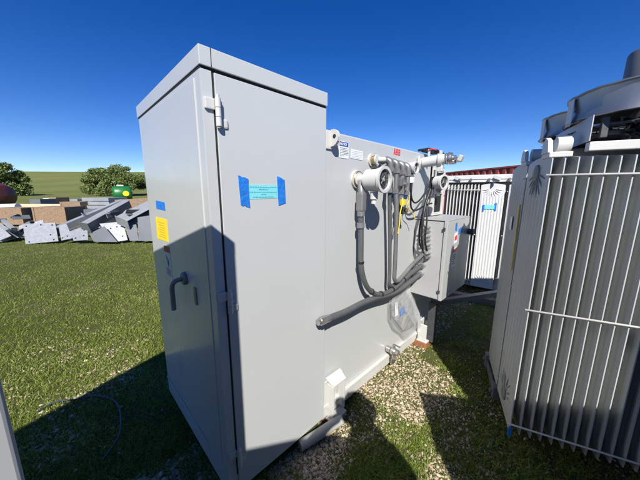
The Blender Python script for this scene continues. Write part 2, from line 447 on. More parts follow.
def chips(name, n, rmin, rmax, size):
    r = rmin * (rmax / rmin) ** nrg.random(n); ang = YAW + (nrg.random(n) - .5) * R(116)
    x = r * np.cos(ang); y = r * np.sin(ang)
    keep = in_view(x, y) & not_under(x, y) & (nrg.random(n) < chip_density(x, y))
    x, y = x[keep], y[keep]; n = len(x)
    s = size * np.clip(nrg.lognormal(0, .6, n), .3, 2.7) * np.where((x * CR[0] + y * CR[1]) < -.3, 1.25, 1.)
    z = ground_z(x, y)
    k = 6; a0 = nrg.random(n) * 6.28
    a = a0[:, None] + np.arange(k)[None] * 2 * math.pi / k + (nrg.random((n, k)) - .5) * .7
    rr = s[:, None] * (.6 + .6 * nrg.random((n, k))); straw = nrg.random(n) < .6; el = np.where(straw, .16 + .2 * nrg.random(n), .45 + .55 * nrg.random(n)); s = s * np.where(straw, 1.35, 1.)
    px = np.cos(a) * rr; py = np.sin(a) * rr * el[:, None]
    rot = nrg.random(n) * 6.28; c, sn = np.cos(rot)[:, None], np.sin(rot)[:, None]
    qx = px * c - py * sn; qy = px * sn + py * c
    tx = (nrg.random(n) - .5)[:, None] * .9; ty = (nrg.random(n) - .5)[:, None] * .9
    hh = s[:, None] * (.18 + .35 * nrg.random((n, 1))) * np.where(straw, .3, 1.)[:, None]
    V = np.empty((n, 2 * k, 3))
    V[:, :k, 0] = x[:, None] + qx; V[:, :k, 1] = y[:, None] + qy; V[:, :k, 2] = z[:, None] + qx * tx + qy * ty - .002
    V[:, k:, 0] = x[:, None] + qx * .72; V[:, k:, 1] = y[:, None] + qy * .72
    V[:, k:, 2] = z[:, None] + qx * tx + qy * ty + hh * (.7 + .6 * nrg.random((n, k)))
    me = bpy.data.meshes.new(name); me.vertices.add(n * 2 * k); me.vertices.foreach_set('co', V.ravel())
    f = []
    for i in range(k): f += [i, (i + 1) % k, k + (i + 1) % k, k + i]
    f += list(range(k, 2 * k)); f = np.array(f)
    loops = ((np.arange(n) * 2 * k)[:, None] + f[None]).ravel()
    me.loops.add(len(loops)); me.loops.foreach_set('vertex_index', loops)
    me.polygons.add(n * (k + 1))
    st = (np.arange(n) * len(f))[:, None] + (np.arange(k + 1) * 4)[None]
    me.polygons.foreach_set('loop_start', st.ravel()); me.update(calc_edges=True)
    set_attr(me, np.repeat(np.clip(nrg.normal(.58, .27, n), 0, 1), 2 * k)); me.materials.append(M['chip'])
    o = bpy.data.objects.new(name, me); COL.objects.link(o)
    return tag(o, 'pale limestone chips and dead leaves scattered in the grass', 'gravel', kind='stuff')
grass('lawn_grass', 540000, .75, 13.5, .028, .0040)
chips('stone_chips', 260000, .8, 6.5, .0060)

# ------------------------------------------------------------------ the near transformer: cabinet + tank
def hinge(parent, x, z, big=1.):
    y = 1.121
    h = MB()
    h.box((x - .045 * big, y - .016, z + .004), (x - .004, y - .001, z + .048 * big), .005)
    h.box((x + .010, y - .017, z - .062), (x + .048 * big, y - .004, z - .022), .008)
    h.build('hinge_leaf', M['white'], parent)
    k = MB()
    for j in range(3): k.cyl((x + .004, y - .024, z - .058 + .036 * j), (x + .004, y - .024, z - .024 + .036 * j), .0115, 16)
    k.cyl((x + .004, y - .024, z - .064), (x + .004, y - .024, z + .062), .007, 12)
    return k.build('hinge_pin', M['white'], parent)
T = thing('power_transformer', 'light grey transformer with tall taped cabinet, gauges, conduits and red logo on its tank', 'transformer', (1.7, 1.65, GZ))
X0, X1, Y0, Y1, ZB, ZT = .455, 1.155, 1.121, 2.178, .015, 2.08
b = MB(); b.box((X0, Y0, ZB), (X1, Y1, ZT + .02), .004)
cab = b.build('terminal_cabinet', M['cab'], T)
# door sheet stands proud of the frame, black seam round it
MB().box((.499, Y0 - .0015, .115), (X1 - .001, Y0 + .01, ZT - .010)).build('door_seam', M['gap'], cab)
dr = MB(); dr.box((.507, Y0 - .010, .022), (X1 - .0005, Y0 - .0017, ZT - .014), .003)
door = dr.build('cabinet_door', M['cab'], T)
MB().box((X0 + .0005, Y0 - .004, .022), (.4985, Y0 + .003, ZT - .010), .001).build('door_post', M['cab'], cab)
for zz in (1.92, 1.10, .235): hinge(door, .505, zz)
# roof cap with folded rim
lid = MB()
lid.box((X0 - .005, Y0 - .013, ZT), (X1 + .006, Y1 + .012, ZT + .070), .003)
lidp = lid.build('cabinet_roof', M['cab'], T)
MB().box((X0 + .040, Y0 - .0142, ZT + .001), (X0 + .0425, Y0 - .0128, ZT + .069)).build('roof_joint', M['gap'], lidp)
MB().box((X0 - .001, Y0 - .004, ZT - .009), (X1, Y1, ZT - .0005)).build('roof_shadow_line', M['gap'], cab)  # dark strip painting the shadow line under the roof overhang
# side door line, skirt and lower lip on the left face
sd = MB()
sd.box((X0 - .004, Y0 + .06, .17), (X0 + .002, Y1 - .03, ZT - .03), .002)
side = sd.build('side_panel', M['cab'], T)
MB().box((X0 - .0075, 1.35, .150), (X0 - .002, 2.165, .156)).build('skirt_edge', M['white'], cab)
# lever handle
hd = MB()
hd.tube([(.452, 1.50, 1.130), (.410, 1.508, 1.125), (.392, 1.515, 1.112), (.385, 1.52, 1.09), (.385, 1.525, 1.05), (.385, 1.53, .955)], .0125, 14, 5)
hd.lathe((.4515, 1.50, 1.130), (.30, 1.50, 1.130), [(0, .036), (.014, .036), (.02, .030), (.02, 0)], 24)
hnd = hd.build('door_handle', M['handle'], T)
MB().box((.445, 1.345, 1.02), (.4508, 1.375, 1.115), .002).build('latch_plate', M['handle'], hnd)
# stickers on the left face
def patch(name, pts, m, parent, axis, t=.0012):
    if name == 'tape' and len(pts) == 4:
        P4 = [Vector(p_) for p_ in pts]; q = []
        for i in range(4):
            a_, b_ = P4[i], P4[(i + 1) % 4]; q.append(a_)
            short = (b_ - a_).length < (P4[(i + 2) % 4] - b_).length
            k = 5 if short else 3
            for j in range(1, k):
                o_ = (P4[(i + 2) % 4] - b_).normalized() * rnd.uniform(-1, 1) * (.0028 if short else .0007)
                q.append(a_.lerp(b_, j / k) + o_)
        pts = q
    s = MB(); s.slab(pts, t, axis); return s.build(name, m, parent)
XL = X0 - .0042
patch('tape', [(XL, 1.755, 1.535), (XL, 1.945, 1.542), (XL, 1.945, 1.489), (XL, 1.755, 1.486)], M['bluetape'], T, (-1, 0, 0))
yl = patch('caution_label', [(XL, 1.745, 1.434), (XL, 1.990, 1.434), (XL, 2.005, 1.288), (XL, 1.755, 1.296)], M['yellow'], T, (-1, 0, 0))
pr = MB()
for i in range(7):
    w_ = .15 - .02 * (i % 3)
    pr.box((XL - .0018, 1.80 + .01 * (i % 2), 1.402 - i * .015), (XL - .0012, 1.80 + w_, 1.4065 - i * .015))
pr.build('print_lines', plain('faded_orange_ink', (.55, .35, .02), .6, 0, .1, 40, 0), yl)
wl = patch('warning_label', [(XL, 1.745, 1.272), (XL, 1.870, 1.266), (XL, 1.872, 1.050), (XL, 1.745, 1.058)], plain('grey_label', (.50, .52, .54), .4, 0, .05, 40, 0), T, (-1, 0, 0))
patch('red_header', [(XL - .0014, 1.748, 1.266), (XL - .0014, 1.867, 1.261), (XL - .0014, 1.868, 1.222), (XL - .0014, 1.748, 1.226)], plain('dark_red_ink', (.28, .04, .03), .5, 0, .1, 40, 0), wl, (-1, 0, 0), .0006)
sym = MB()
sym.box((XL - .0022, 1.79, 1.125), (XL - .0014, 1.796, 1.195), 0, (.5, 'X')); sym.box((XL - .0022, 1.81, 1.13), (XL - .0014, 1.817, 1.205), 0, (-.35, 'X'))
sym.box((XL - .0022, 1.78, 1.165), (XL - .0014, 1.84, 1.173), 0, (.6, 'X'))
for i in range(4): sym.box((XL - .0022, 1.765, 1.112 - i * .012), (XL - .0014, 1.852, 1.116 - i * .012))
sym.build('print_symbol', M['ink'], wl)
# tape and paper strip on the front door
YD = Y0 - .0103
patch('tape', [(.588, YD, 1.672), (.6375, YD, 1.656), (.6405, YD, 1.525), (.594, YD, 1.540)], M['bluetape'], door, (0, -1, 0), .0022)
patch('tape', [(.799, YD, 1.676), (.846, YD, 1.661), (.850, YD, 1.541), (.8045, YD, 1.532)], M['bluetape'], door, (0, -1, 0), .0022)
st = patch('paper_strip', [(.630, YD, 1.632), (.806, YD, 1.633), (.806, YD, 1.569), (.630, YD, 1.564)], M['cyan'], door, (0, -1, 0), .0009)
LAT = ['INSPECT UNIT UPON ARRIVAL', 'BEFORE UNLOADING', 'REPORT DAMAGE TO THE CARRIER', 'AND NOTIFY', 'REMOVE BEFORE ENERGIZING']
tl = MB()
for i, wd in enumerate((.150, .05, .155, .028, .12)):
    # a line of fine print: word-length dashes
    x = .718 - wd / 2
    while x < .718 + wd / 2:
        l = rnd.uniform(.006, .016); tl.box((x, YD - .0014, 1.6195 - i * .0118), (min(x + l, .718 + wd / 2), YD - .0009, 1.6232 - i * .0118)); x += l + .0028
tl.build('fine_print', plain('teal_ink', (.05, .30, .34), .6, 0, .1, 40, 0), st)

# ---- tank
YT = 1.141
b = MB(); b.box((1.1555, YT, .03), (3.0, 2.22, 1.958), .006)
tank = b.build('tank', M['tank'], T)
f = MB(); f.box((1.1575, YT - .030, .075), (3.02, YT - .001, .103), .002); f.box((1.1575, YT - .012, -.01), (3.02, YT - .0012, .0745), .001)
f.build('base_flange', M['white'], tank)
MB().box((1.20, YT + .02, 1.9585), (2.98, 2.2, 1.966), .002).build('cover_plate', M['tank'], tank)
MB().box((1.158, YT - .004, .11), (1.168, YT - .0005, 1.92)).build('weld_seam', M['white'], tank)
# lifting lug
lg = MB()
lg.box((1.178, YT - .010, 1.855), (1.248, YT - .0005, 1.962), .003)
lp = [(YT - .0105, 1.868), (1.105, 1.872), (1.088, 1.882), (1.076, 1.898), (1.072, 1.92), (1.076, 1.942), (1.088, 1.957), (1.105, 1.966), (YT - .0105, 1.966)]
lg.slab([(1.212, y_, z_) for y_, z_ in lp], .020, (1, 0, 0))
lug = lg.build('lifting_lug', M['white'], T)
MB().cyl((1.2105, 1.100, 1.925), (1.2335, 1.100, 1.925), .012, 16).build('lug_hole', M['gap'], lug)
# signs
YS = YT - .0015
ns = MB(); ns.slab([(1.300, YS, 1.917), (1.394, YS, 1.917), (1.394, YS, 1.815), (1.300, YS, 1.815)], .001, (0, -1, 0)); sign = ns.build('notice_sign', M['paper'], T)
patch('blue_header', [(1.304, YS - .0012, 1.914), (1.390, YS - .0012, 1.914), (1.390, YS - .0012, 1.887), (1.304, YS - .0012, 1.887)], M['navy'], sign, (0, -1, 0), .0006)
text_part('notice_word', 'NOTICE', .021, (1.3065, YS - .0024, 1.893), (1, 0, 0), (0, 0, 1), M['paper'], sign, .0004, .0004, .90)
tl = MB()
for i in range(6):
    x = 1.309
    while x < 1.38 - (i == 5) * .03:
        l = rnd.uniform(.006, .014); tl.box((x, YS - .0016, 1.874 - i * .0095), (x + l, YS - .0011, 1.8775 - i * .0095)); x += l + .003
tl.build('fine_print', M['ink'], sign)
ns = MB(); ns.slab([(1.42, YS, 1.882), (1.553, YS, 1.877), (1.553, YS, 1.818), (1.42, YS, 1.822)], .001, (0, -1, 0)); s2 = ns.build('rating_label', M['paper'], T)
tl = MB()
for i in range(5):
    x = 1.428
    while x < 1.54:
        l = rnd.uniform(.006, .018); tl.box((x, YS - .0016, 1.868 - i * .0105), (min(x + l, 1.546), YS - .0011, 1.8705 - i * .0105)); x += l + .004
tl.build('fine_print', plain('grey_ink', (.25, .27, .30), .6, 0, .1, 40, 0), s2)
# red three-letter logo with the cross cuts of its letters
lo = MB(); H_, W_, S_ = .0475, .032, .0095
def bar(x0, z0, x1, z1): lo.box((1.966 + x0, YT - .0016, 1.899 + z0), (1.966 + x1, YT - .0003, 1.899 + z1))
for side_ in (0, 1):
    xa_ = 0 if side_ == 0 else W_ - S_
    xm = (W_ - S_) / 2
    lo.slab([(1.966 + xa_, YT - .0016, 1.899), (1.966 + xa_ + S_, YT - .0016, 1.899), (1.966 + xm + S_, YT - .0016, 1.899 + H_), (1.966 + xm, YT - .0016, 1.899 + H_)], .0012, (0, 1, 0))
bar(.009, .011, W_ - .009, .018)
for ox in (.037, .074):
    bar(ox, 0, ox + S_, .0230); bar(ox, .0245, ox + S_, H_)
    bar(ox + S_, 0, ox + W_ - .004, .0078); bar(ox + S_, .0247, ox + W_ - .005, .0290); bar(ox + S_, .0190, ox + W_ - .005, .0230); bar(ox + S_, H_ - .0078, ox + W_ - .005, H_)
    bar(ox + W_ - .009, .005, ox + W_, .0200); bar(ox + W_ - .0102, .0275, ox + W_ - .0012, H_ - .005)
lo = lo.build('red_logo', M['red'], T)
# ---- gauges and fittings on the tank wall
def dial_gauge(parent, name, front, back, r, hood=True):
    """round housing on an axis from back to front with a bezel and dial"""
    f_, b_ = Vector(front), Vector(back); L = (f_ - b_).length
    h = MB(); h.lathe(b_, f_, [(0, 0), (0, r * .80), (.006, r * .93), (L * .55, r * .97), (L - .02, r), (L - .018, r * 1.10), (L, r * 1.10), (L, r * .86), (L - .016, r * .84)], 36)
    g = h.build(name, M['white'], parent)
    d = MB(); d.lathe(b_, f_, [(L - .017, 0), (L - .017, r * .845)], 32); d.build('dial', M['glass'], g)
    ax = (f_ - b_).normalized(); u = ax.cross(Vector((0, 0, 1))).normalized(); w = Vector((0, 0, 1))
    n_ = MB(); c = b_ + ax * (L - .014)
    for a_ in range(0, 360, 60):
        p = c + (u * math.cos(R(a_)) + w * math.sin(R(a_))) * r * .62; q = c + (u * math.cos(R(a_)) + w * math.sin(R(a_))) * r * .76
        n_.cyl(p, q, .0016, 6)
    n_.cyl(c - (u * .3 - w * .5) * r * .6, c + (u * .5 - w * .55) * r * .6, .0022, 6)
    n_.lathe(c, c + ax, [(0, r * .16), (.006, r * .14), (.006, 0)], 16)
    n_.build('needle', M['galv'], g)
    return g
g1 = dial_gauge(T, 'temperature_gauge', (1.487, .911, 1.679), (1.487, 1.045, 1.679), .076)
p = MB()
p.lathe((1.487, YT, 1.687), (1.487, 0, 1.687), [(0, .062), (.018, .062), (.018, .048), (.03, .046), (.03, .030), (.10, .028), (.10, 0)], 28)
p.build('gauge_flange', M['white'], g1)
MB().lathe((1.487, YT, 1.687), (1.487, 0, 1.687), [(.0185, .050), (.024, .055), (.0295, .050)], 28).build('brass_ring', M['brass'], g1)
MB().box((1.45, .955, 1.748), (1.478, 1.0, 1.765), .003).build('cap_mark', M['iron'], g1)
p = MB(); p.cyl((1.487, .99, 1.605), (1.487, .99, 1.555), .026, 18); p.cyl((1.487, .99, 1.553), (1.487, .99, 1.525), .017, 16)
p.build('gauge_gland', M['white'], g1)
# junction body below the flange and its conduit
p = MB(); p.tube([(1.47, 1.085, 1.66), (1.452, 1.07, 1.62), (1.448, 1.062, 1.56)], .024, 16, 4); p.box((1.42, 1.035, 1.47), (1.476, 1.09, 1.60), .016, None, 3)
jb = p.build('conduit_body', M['pipe'], T)
c = MB()
c.tube([(1.448, 1.062, 1.49), (1.45, 1.062, 1.42), (1.456, 1.06, 1.25), (1.465, 1.06, 1.10), (1.50, 1.058, .985), (1.56, 1.055, .895), (1.66, 1.05, .825), (1.80, 1.05, .792), (1.96, 1.045, .805), (2.12, 1.04, .855), (2.30, 1.03, .90), (2.437, 1.03, .915)], .0195, 16, 6)
co = c.build('flexible_conduit', M['conduit'], T)
c = MB()
for zz in (1.44, 1.36): c.cyl((1.449, 1.062, zz), (1.449, 1.062, zz + .035), .027, 16)
c.build('conduit_coupling', M['pipe'], co)
c = MB()
for q_, d_ in (((1.462, 1.06, 1.115), (0, 0, 1)), ((1.60, 1.053, .862), (.7, 0, -.6)), ((1.73, 1.05, .805), (1, 0, -.15)), ((1.90, 1.047, .80), (1, 0, .1)), ((2.08, 1.042, .842), (1, 0, .3))):
    v = Vector(d_).normalized(); c.cyl(Vector(q_) - v * .006, Vector(q_) + v * .006, .0245, 14)
c.build('cable_tie', M['black'], co)
# brass valve and four elbow glands in a row
p = MB(); p.lathe((1.66, YT, 1.828), (1.66, 0, 1.828), [(0, .045), (.012, .045), (.012, .026), (.045, .026), (.045, .036), (.058, .036), (.058, 0)], 22)
p.cyl((1.66, 1.086, 1.828), (1.70, 1.05, 1.83), .018, 14)
vv = p.build('drain_valve', M['white'], T)
MB().lathe((1.66, YT, 1.828), (1.66, 0, 1.828), [(.0125, .031), (.03, .034), (.0445, .031)], 22).build('valve_collar', M['brass'], vv)
rail = MB(); rail.tube([(1.70, 1.09, 1.835), (2.12, 1.09, 1.818)], .012, 10); rail.build('manifold_pipe', M['galv'], T)
el_x = (1.752, 1.843, 1.935, 2.025)
for i, ex in enumerate(el_x):
    e = MB(); zt = 1.832 - i * .006
    e.tube([(ex, 1.115, zt - .012), (ex, 1.075, zt + .002), (ex + .008, 1.045, zt - .014), (ex + .01, 1.04, zt - .055)], [.022, .025, .024, .02], 14, 5)
    e.cyl((ex + .01, 1.04, zt - .05), (ex + .01, 1.04, zt - .085), .026, 6); e.cyl((ex + .01, 1.04, zt - .085), (ex + .01, 1.04, zt - .20), .0175, 14)
    e.cyl((ex + .01, 1.04, zt - .20), (ex + .01, 1.04, zt - .235), .024, 6)
    o = e.build('elbow_fitting', M['pipe'], T)
c = MB(); c.tube([(1.762, 1.04, 1.63), (1.79, 1.05, 1.52), (1.825, 1.055, 1.3), (1.862, 1.06, 1.0), (1.872, 1.06, .86), (1.93, 1.06, .825), (2.05, 1.055, .865), (2.2, 1.045, .93), (2.437, 1.04, 1.00)], .0145, 14, 6)
c.build('flexible_conduit', M['conduit'], T)
c = MB(); c.tube([(1.853, 1.04, 1.62), (1.862, 1.03, 1.5), (1.872, 1.025, 1.25), (1.882, 1.025, 1.0), (1.892, 1.028, .90), (1.95, 1.03, .865), (2.06, 1.03, .90), (2.2, 1.02, .97), (2.437, 1.0, 1.06)], .0165, 14, 6)
c.build('flexible_conduit', M['pipe'], T)
c = MB(); c.tube([(1.945, 1.04, 1.60), (1.95, 1.05, 1.5), (1.955, 1.06, 1.42)], .016, 12, 4)
c.build('flexible_conduit', M['pipe'], T)
# square sockets and valve heads in the cluster
p = MB(); p.box((1.93, 1.03, 1.60), (1.985, 1.085, 1.70), .008); p.box((1.88, 1.01, 1.645), (1.92, 1.05, 1.71), .008); p.cyl((1.955, 1.03, 1.66), (1.955, 1.0, 1.66), .02, 6)
p.build('junction_fitting', M['pipe'], T)
patch('tape', [(1.905, YT - .0008, 1.612), (2.00, YT - .0008, 1.606), (2.00, YT - .0008, 1.556), (1.905, YT - .0008, 1.558)], M['bluetape'], T, (0, -1, 0))
patch('tape', [(2.07, YT - .0008, 1.604), (2.20, YT - .0008, 1.598), (2.195, YT - .0008, 1.548), (2.07, YT - .0008, 1.552)], M['bluetape'], T, (0, -1, 0))
# long low pipe with a steel end fitting
c = MB(); c.tube([(1.085, 1.055, .815), (1.30, 1.055, .800), (1.50, 1.055, .803), (1.68, 1.052, .79), (1.86, 1.05, .765), (2.06, 1.045, .765), (2.25, 1.04, .80), (2.437, 1.04, .83)], .021, 14, 5)
bp = c.build('flexible_conduit', M['conduit'], T)
c = MB(); c.cyl((1.055, 1.055, .817), (1.10, 1.055, .8145), .027, 6); c.cyl((1.10, 1.055, .8145), (1.135, 1.055, .812), .024, 14); c.cyl((1.035, 1.055, .818), (1.055, 1.055, .817), .020, 14)
c.build('end_fitting', M['steel'], bp)
# second small gauge on a box, with black leads
g2 = dial_gauge(T, 'level_gauge', (2.13, 1.015, 1.80), (2.13, YT - .03, 1.80), .047)
MB().lathe((2.13, YT, 1.80), (2.13, 0, 1.80), [(0, .05), (.012, .05), (.012, .034), (.032, .034)], 20).build('gauge_flange', M['white'], g2)
p = MB(); p.tube([(2.12, 1.05, 1.755), (2.115, 1.045, 1.72)], .014, 10); p.build('gauge_gland', M['iron'], g2)
MB().box((2.085, 1.03, 1.675), (2.135, 1.065, 1.725), .006).build('plug_block', M['paper'], g2)
for pts in ([(2.105, 1.045, 1.68), (2.10, 1.04, 1.62), (2.13, 1.04, 1.545), (2.22, 1.05, 1.51), (2.34, 1.06, 1.54), (2.44, 1.05, 1.62), (2.50, 1.0, 1.70)],
            [(2.12, 1.045, 1.68), (2.13, 1.05, 1.56), (2.17, 1.06, 1.47), (2.28, 1.07, 1.44), (2.42, 1.05, 1.48), (2.50, 1.02, 1.50)]):
    MB().tube(pts, .0075, 8, 6).build('black_lead', M['black'], g2)
# pressure relief device: a long white cylinder standing out of the wall
p = MB(); p.lathe((2.44, YT, 1.868), (2.50, .86, 1.900), [(0, .062), (.015, .062), (.015, .040), (.03, .040), (.03, .046), (.16, .046), (.165, .060), (.19, .060), (.19, .045), (.22, .045)], 30)
prd = p.build('relief_cylinder', M['white'], T)
p = MB(); p.lathe((2.484, .92, 1.892), (2.50, .84, 1.901), [(0, .046), (.01, .052), (.01, .046), (.024, .046), (.024, .054), (.038, .054), (.038, .046), (.055, .046), (.055, .02), (.08, .02)], 24)
p.box((2.47, .845, 1.845), (2.53, .885, 1.875), .005); p.box((2.48, .80, 1.865), (2.52, .85, 1.895), .005, (.6, 'Y'))
p.build('relief_head', M['steel'], prd)
MB().box((2.47, .785, 1.865), (2.52, .82, 1.915), .005, (.4, 'X')).build('relief_nozzle', M['white'], prd)
p = MB(); p.box((2.435, .95, 1.905), (2.475, .965, 1.965), .003); p.box((2.43, 1.05, 1.905), (2.45, 1.065, 1.985), .003); p.build('relief_lever', M['white'], prd)
MB().tube([(2.42, 1.05, 1.975), (2.46, 1.04, 1.985), (2.50, 1.02, 1.98)], .006, 8, 4).build('relief_pin', M['red'], prd)
# third gauge, oval in view, hanging under the cylinder
p = MB(); p.cyl((2.48, .96, 1.85), (2.48, .96, 1.775), .022, 14); p.box((2.455, .935, 1.785), (2.505, .985, 1.825), .006); p.build('gauge_stem', M['white'], T)
g3 = dial_gauge(T, 'pressure_gauge', (2.44, .90, 1.69), (2.46, .985, 1.69), .060)
p = MB(); p.cyl((2.45, .95, 1.625), (2.45, .95, 1.59), .022, 6); p.cyl((2.45, .95, 1.59), (2.45, .95, 1.57), .016, 12); p.build('gauge_gland', M['steel'], g3)
# white bracket frame with two dark openings at the tank's end
p = MB()
for xx in (2.72, 2.955): p.box((xx, 1.095, 1.365), (xx + .03, YT - .001, 1.84), .004)
for zz in (1.365, 1.585, 1.81): p.box((2.7505, 1.10, zz), (2.9545, YT - .0015, zz + .03), .003)
fr = p.build('terminal_frame', M['white'], T)
for za, zb_ in ((1.40, 1.58), (1.62, 1.805)):
    MB().box((2.7515, 1.112, za), (2.9535, 1.122, zb_)).build('frame_opening', M['gap'], fr)
# big black loom from the tank top down to the box glands
c = MB(); c.tube([(2.50, 1.03, 1.74), (2.44, 1.02, 1.62), (2.36, 1.02, 1.50), (2.31, 1.01, 1.38), (2.30, 1.01, 1.22), (2.33, 1.0, 1.08), (2.40, 1.0, 1.02)], [.009, .012, .013, .012, .010, .010, .009], 12, 1)
c.tube([(2.48, 1.01, 1.80), (2.44, .995, 1.63), (2.36, .995, 1.47), (2.325, .98, 1.33), (2.32, .98, 1.18), (2.36, .97, 1.07)], .007, 10, 5)
c.tube([(2.53, 1.06, 1.84), (2.49, 1.05, 1.60), (2.40, 1.05, 1.45), (2.34, 1.05, 1.25), (2.37, 1.04, 1.10), (2.44, 1.02, 1.05)], .008, 10, 5)
c.build('black_cable_loom', M['black'], T)
c = MB(); c.tube([(2.45, 1.16, 1.985), (2.58, 1.13, 2.005), (2.70, 1.10, 2.0), (2.78, 1.06, 1.97), (2.80, 1.04, 1.90)], [.012, .016, .018, .018, .014], 10, 1)
c.box((2.50, 1.10, 1.975), (2.76, 1.16, 1.996), .004); c.build('black_top_cable', M['black'], T)
# yellow cords
for pts in ([(2.02, 1.05, 1.63), (2.04, 1.045, 1.60), (2.09, 1.045, 1.54), (2.08, 1.05, 1.50), (2.11, 1.05, 1.46), (2.18, 1.05, 1.42), (2.22, 1.04, 1.37)],
            [(1.90, 1.005, 1.56), (1.888, 1.0, 1.50), (1.87, 1.0, 1.44), (1.868, 1.0, 1.36), (1.862, 1.005, 1.28)]):
    MB().tube(pts, .0042, 8, 6).build('yellow_cord', M['ycord'], T)
p = MB(); p.box((1.895, .99, 1.50), (1.935, 1.02, 1.545), .004); p.build('yellow_tag', M['ycord'], T)
# padlocked black fitting with keys
p = MB(); p.cyl((1.99, 1.10, 1.455), (1.99, 1.03, 1.455), .032, 14); p.box((1.985, 1.03, 1.44), (2.045, 1.07, 1.475), .006); p.build('sample_valve', M['iron'], T)
p = MB(); p.cyl((2.02, 1.029, 1.452), (2.02, 1.018, 1.452), .016, 12); p.build('valve_cap', M['brass'], T)
p = MB(); p.cyl((1.99, 1.07, 1.43), (1.975, 1.09, 1.28), .0035, 6); p.cyl((2.0, 1.07, 1.42), (2.055, 1.09, 1.31), .004, 6); p.box((1.97, 1.085, 1.265), (1.982, 1.09, 1.30)); p.box((2.047, 1.085, 1.295), (2.064, 1.09, 1.325)); p.build('key_tag', M['iron'], T)

# ---- control box on the wall
p = MB(); p.box((2.44, .865, .600), (3.08, YT - .001, 1.345), .006); cb = p.build('control_box', M['box'], T)
p = MB(); p.box((2.4275, .832, .598), (3.095, .864, 1.349), .006); cd = p.build('control_box_door', M['box'], T)
p = MB(); p.box((2.43, .83, 1.3495), (3.10, YT - .001, 1.356), .002); p.build('rain_lip', M['box'], cb)
for zz in (.67, 1.26):
    MB().box((2.422, .85, zz), (2.4272, .872, zz + .03), .001).build('box_clip', M['iron'], cd)
YB = .8318
patch('tape', [(2.62, YB, 1.32), (2.67, YB, 1.32), (2.67, YB, 1.24), (2.62, YB, 1.25)], M['bluetape'], cd, (0, -1, 0))
patch('tape', [(2.72, YB, 1.25), (2.84, YB, 1.275), (2.84, YB, 1.215), (2.72, YB, 1.195)], M['bluetape'], cd, (0, -1, 0))
sb = patch('warning_label', [(2.62, YB, 1.22), (2.70, YB, 1.23), (2.70, YB, 1.13), (2.62, YB, 1.12)], M['paper'], cd, (0, -1, 0))
patch('red_header', [(2.63, YB - .0014, 1.19), (2.69, YB - .0014, 1.20), (2.69, YB - .0014, 1.155), (2.63, YB - .0014, 1.148)], M['red'], sb, (0, -1, 0), .0006)
sb = patch('rating_label', [(2.61, YB, 1.065), (2.72, YB, 1.085), (2.72, YB, .90), (2.61, YB, .885)], M['paper'], cd, (0, -1, 0))
patch('red_header', [(2.615, YB - .0014, 1.060), (2.715, YB - .0014, 1.078), (2.715, YB - .0014, 1.045), (2.615, YB - .0014, 1.028)], M['red'], sb, (0, -1, 0), .0006)
tl = MB()
for i in range(5): tl.box((2.625, YB - .0018, 1.005 - i * .022), (2.70 - .01 * (i % 2), YB - .0012, 1.013 - i * .022))
tl.build('fine_print', M['ink'], sb)
p = MB(); p.cyl((3.02, .83, 1.20), (3.02, .80, 1.20), .03, 16); p.box((3.0, .775, 1.17), (3.04, .80, 1.23), .005); p.build('box_latch', M['iron'], cd)
for k in range(8):
    zz = 1.285 - k * .040; p = MB(); yy = 1.005 - .004 * k
    p.cyl((2.4385, yy, zz), (2.405, yy, zz), .020, 6); p.cyl((2.405, yy, zz), (2.388, yy, zz), .014, 12)
    p.tube([(2.39, yy, zz), (2.36, yy, zz - .005), (2.335, yy + .005, zz + .03)], .008, 8, 4)
    p.build('cable_gland', M['steel'] if k % 2 else M['galv'], T)
for (yy, zz) in ((1.03, .915), (1.04, 1.0), (1.0, 1.06), (1.04, .83)):
    MB().cyl((2.4395, yy, zz), (2.395, yy, zz - .003), .030, 14).build('conduit_nut', M['galv'], T)
# ---- jacking foot, drain and second foot
def jack_foot(x, name='jacking_pad'):
    p = MB()
    p.box((x, 1.065, .0), (x + .014, YT - .0125, .262), .003); p.box((x + .115, 1.065, .03), (x + .129, YT - .0125, .262), .003)
    p.slab([(x - .012, YT - .013, .300), (x + .141, YT - .013, .300), (x + .129, 1.06, .262), (x, 1.06, .262)], .012, (0, 0, 1))
    p.box((x - .03, YT - .0215, .10), (x - .001, YT - .0128, .29), .003); p.box((x + .1305, YT - .0215, .12), (x + .16, YT - .0128, .29), .003)
    p.box((x - .02, 1.055, -.012), (x + .14, 1.12, -.001), .002)
    o = p.build(name, M['white'], T)
    MB().cyl((x + .065, YT - .013, .20), (x + .065, 1.10, .20), .017, 12).build('jack_bolt', M['white'], o)
    return o
jack_foot(1.20); 
p = MB()
p.box((2.62, 1.02, .03), (2.645, YT - .031, .20), .004); p.box((2.74, 1.02, .03), (2.765, YT - .031, .20), .004); p.box((2.60, 1.0, .012), (2.80, YT - .031, .028), .003)
p.box((2.60, YT - .05, .105), (2.80, YT - .0315, .235), .004)
p.build('jacking_pad', M['white'], T)
p = MB(); p.cyl((2.012, YT - .013, .172), (2.012, 1.09, .172), .028, 16); p.ball((2.012, 1.06, .172), .037, 3); p.cyl((2.012, 1.045, .172), (2.012, 1.01, .172), .027, 6)
p.cyl((2.012, 1.06, .205), (2.012, 1.06, .235), .014, 10); p.box((2.004, 1.0, .232), (2.022, 1.068, .240), .002); p.cyl((2.012, 1.055, .14), (2.012, 1.055, .10), .018, 12)
p.build('ball_valve', M['steel'], T)
MB().cyl((2.012, 1.055, .10), (2.012, 1.055, .06), .014, 10).build('valve_plug', M['iron'], T)
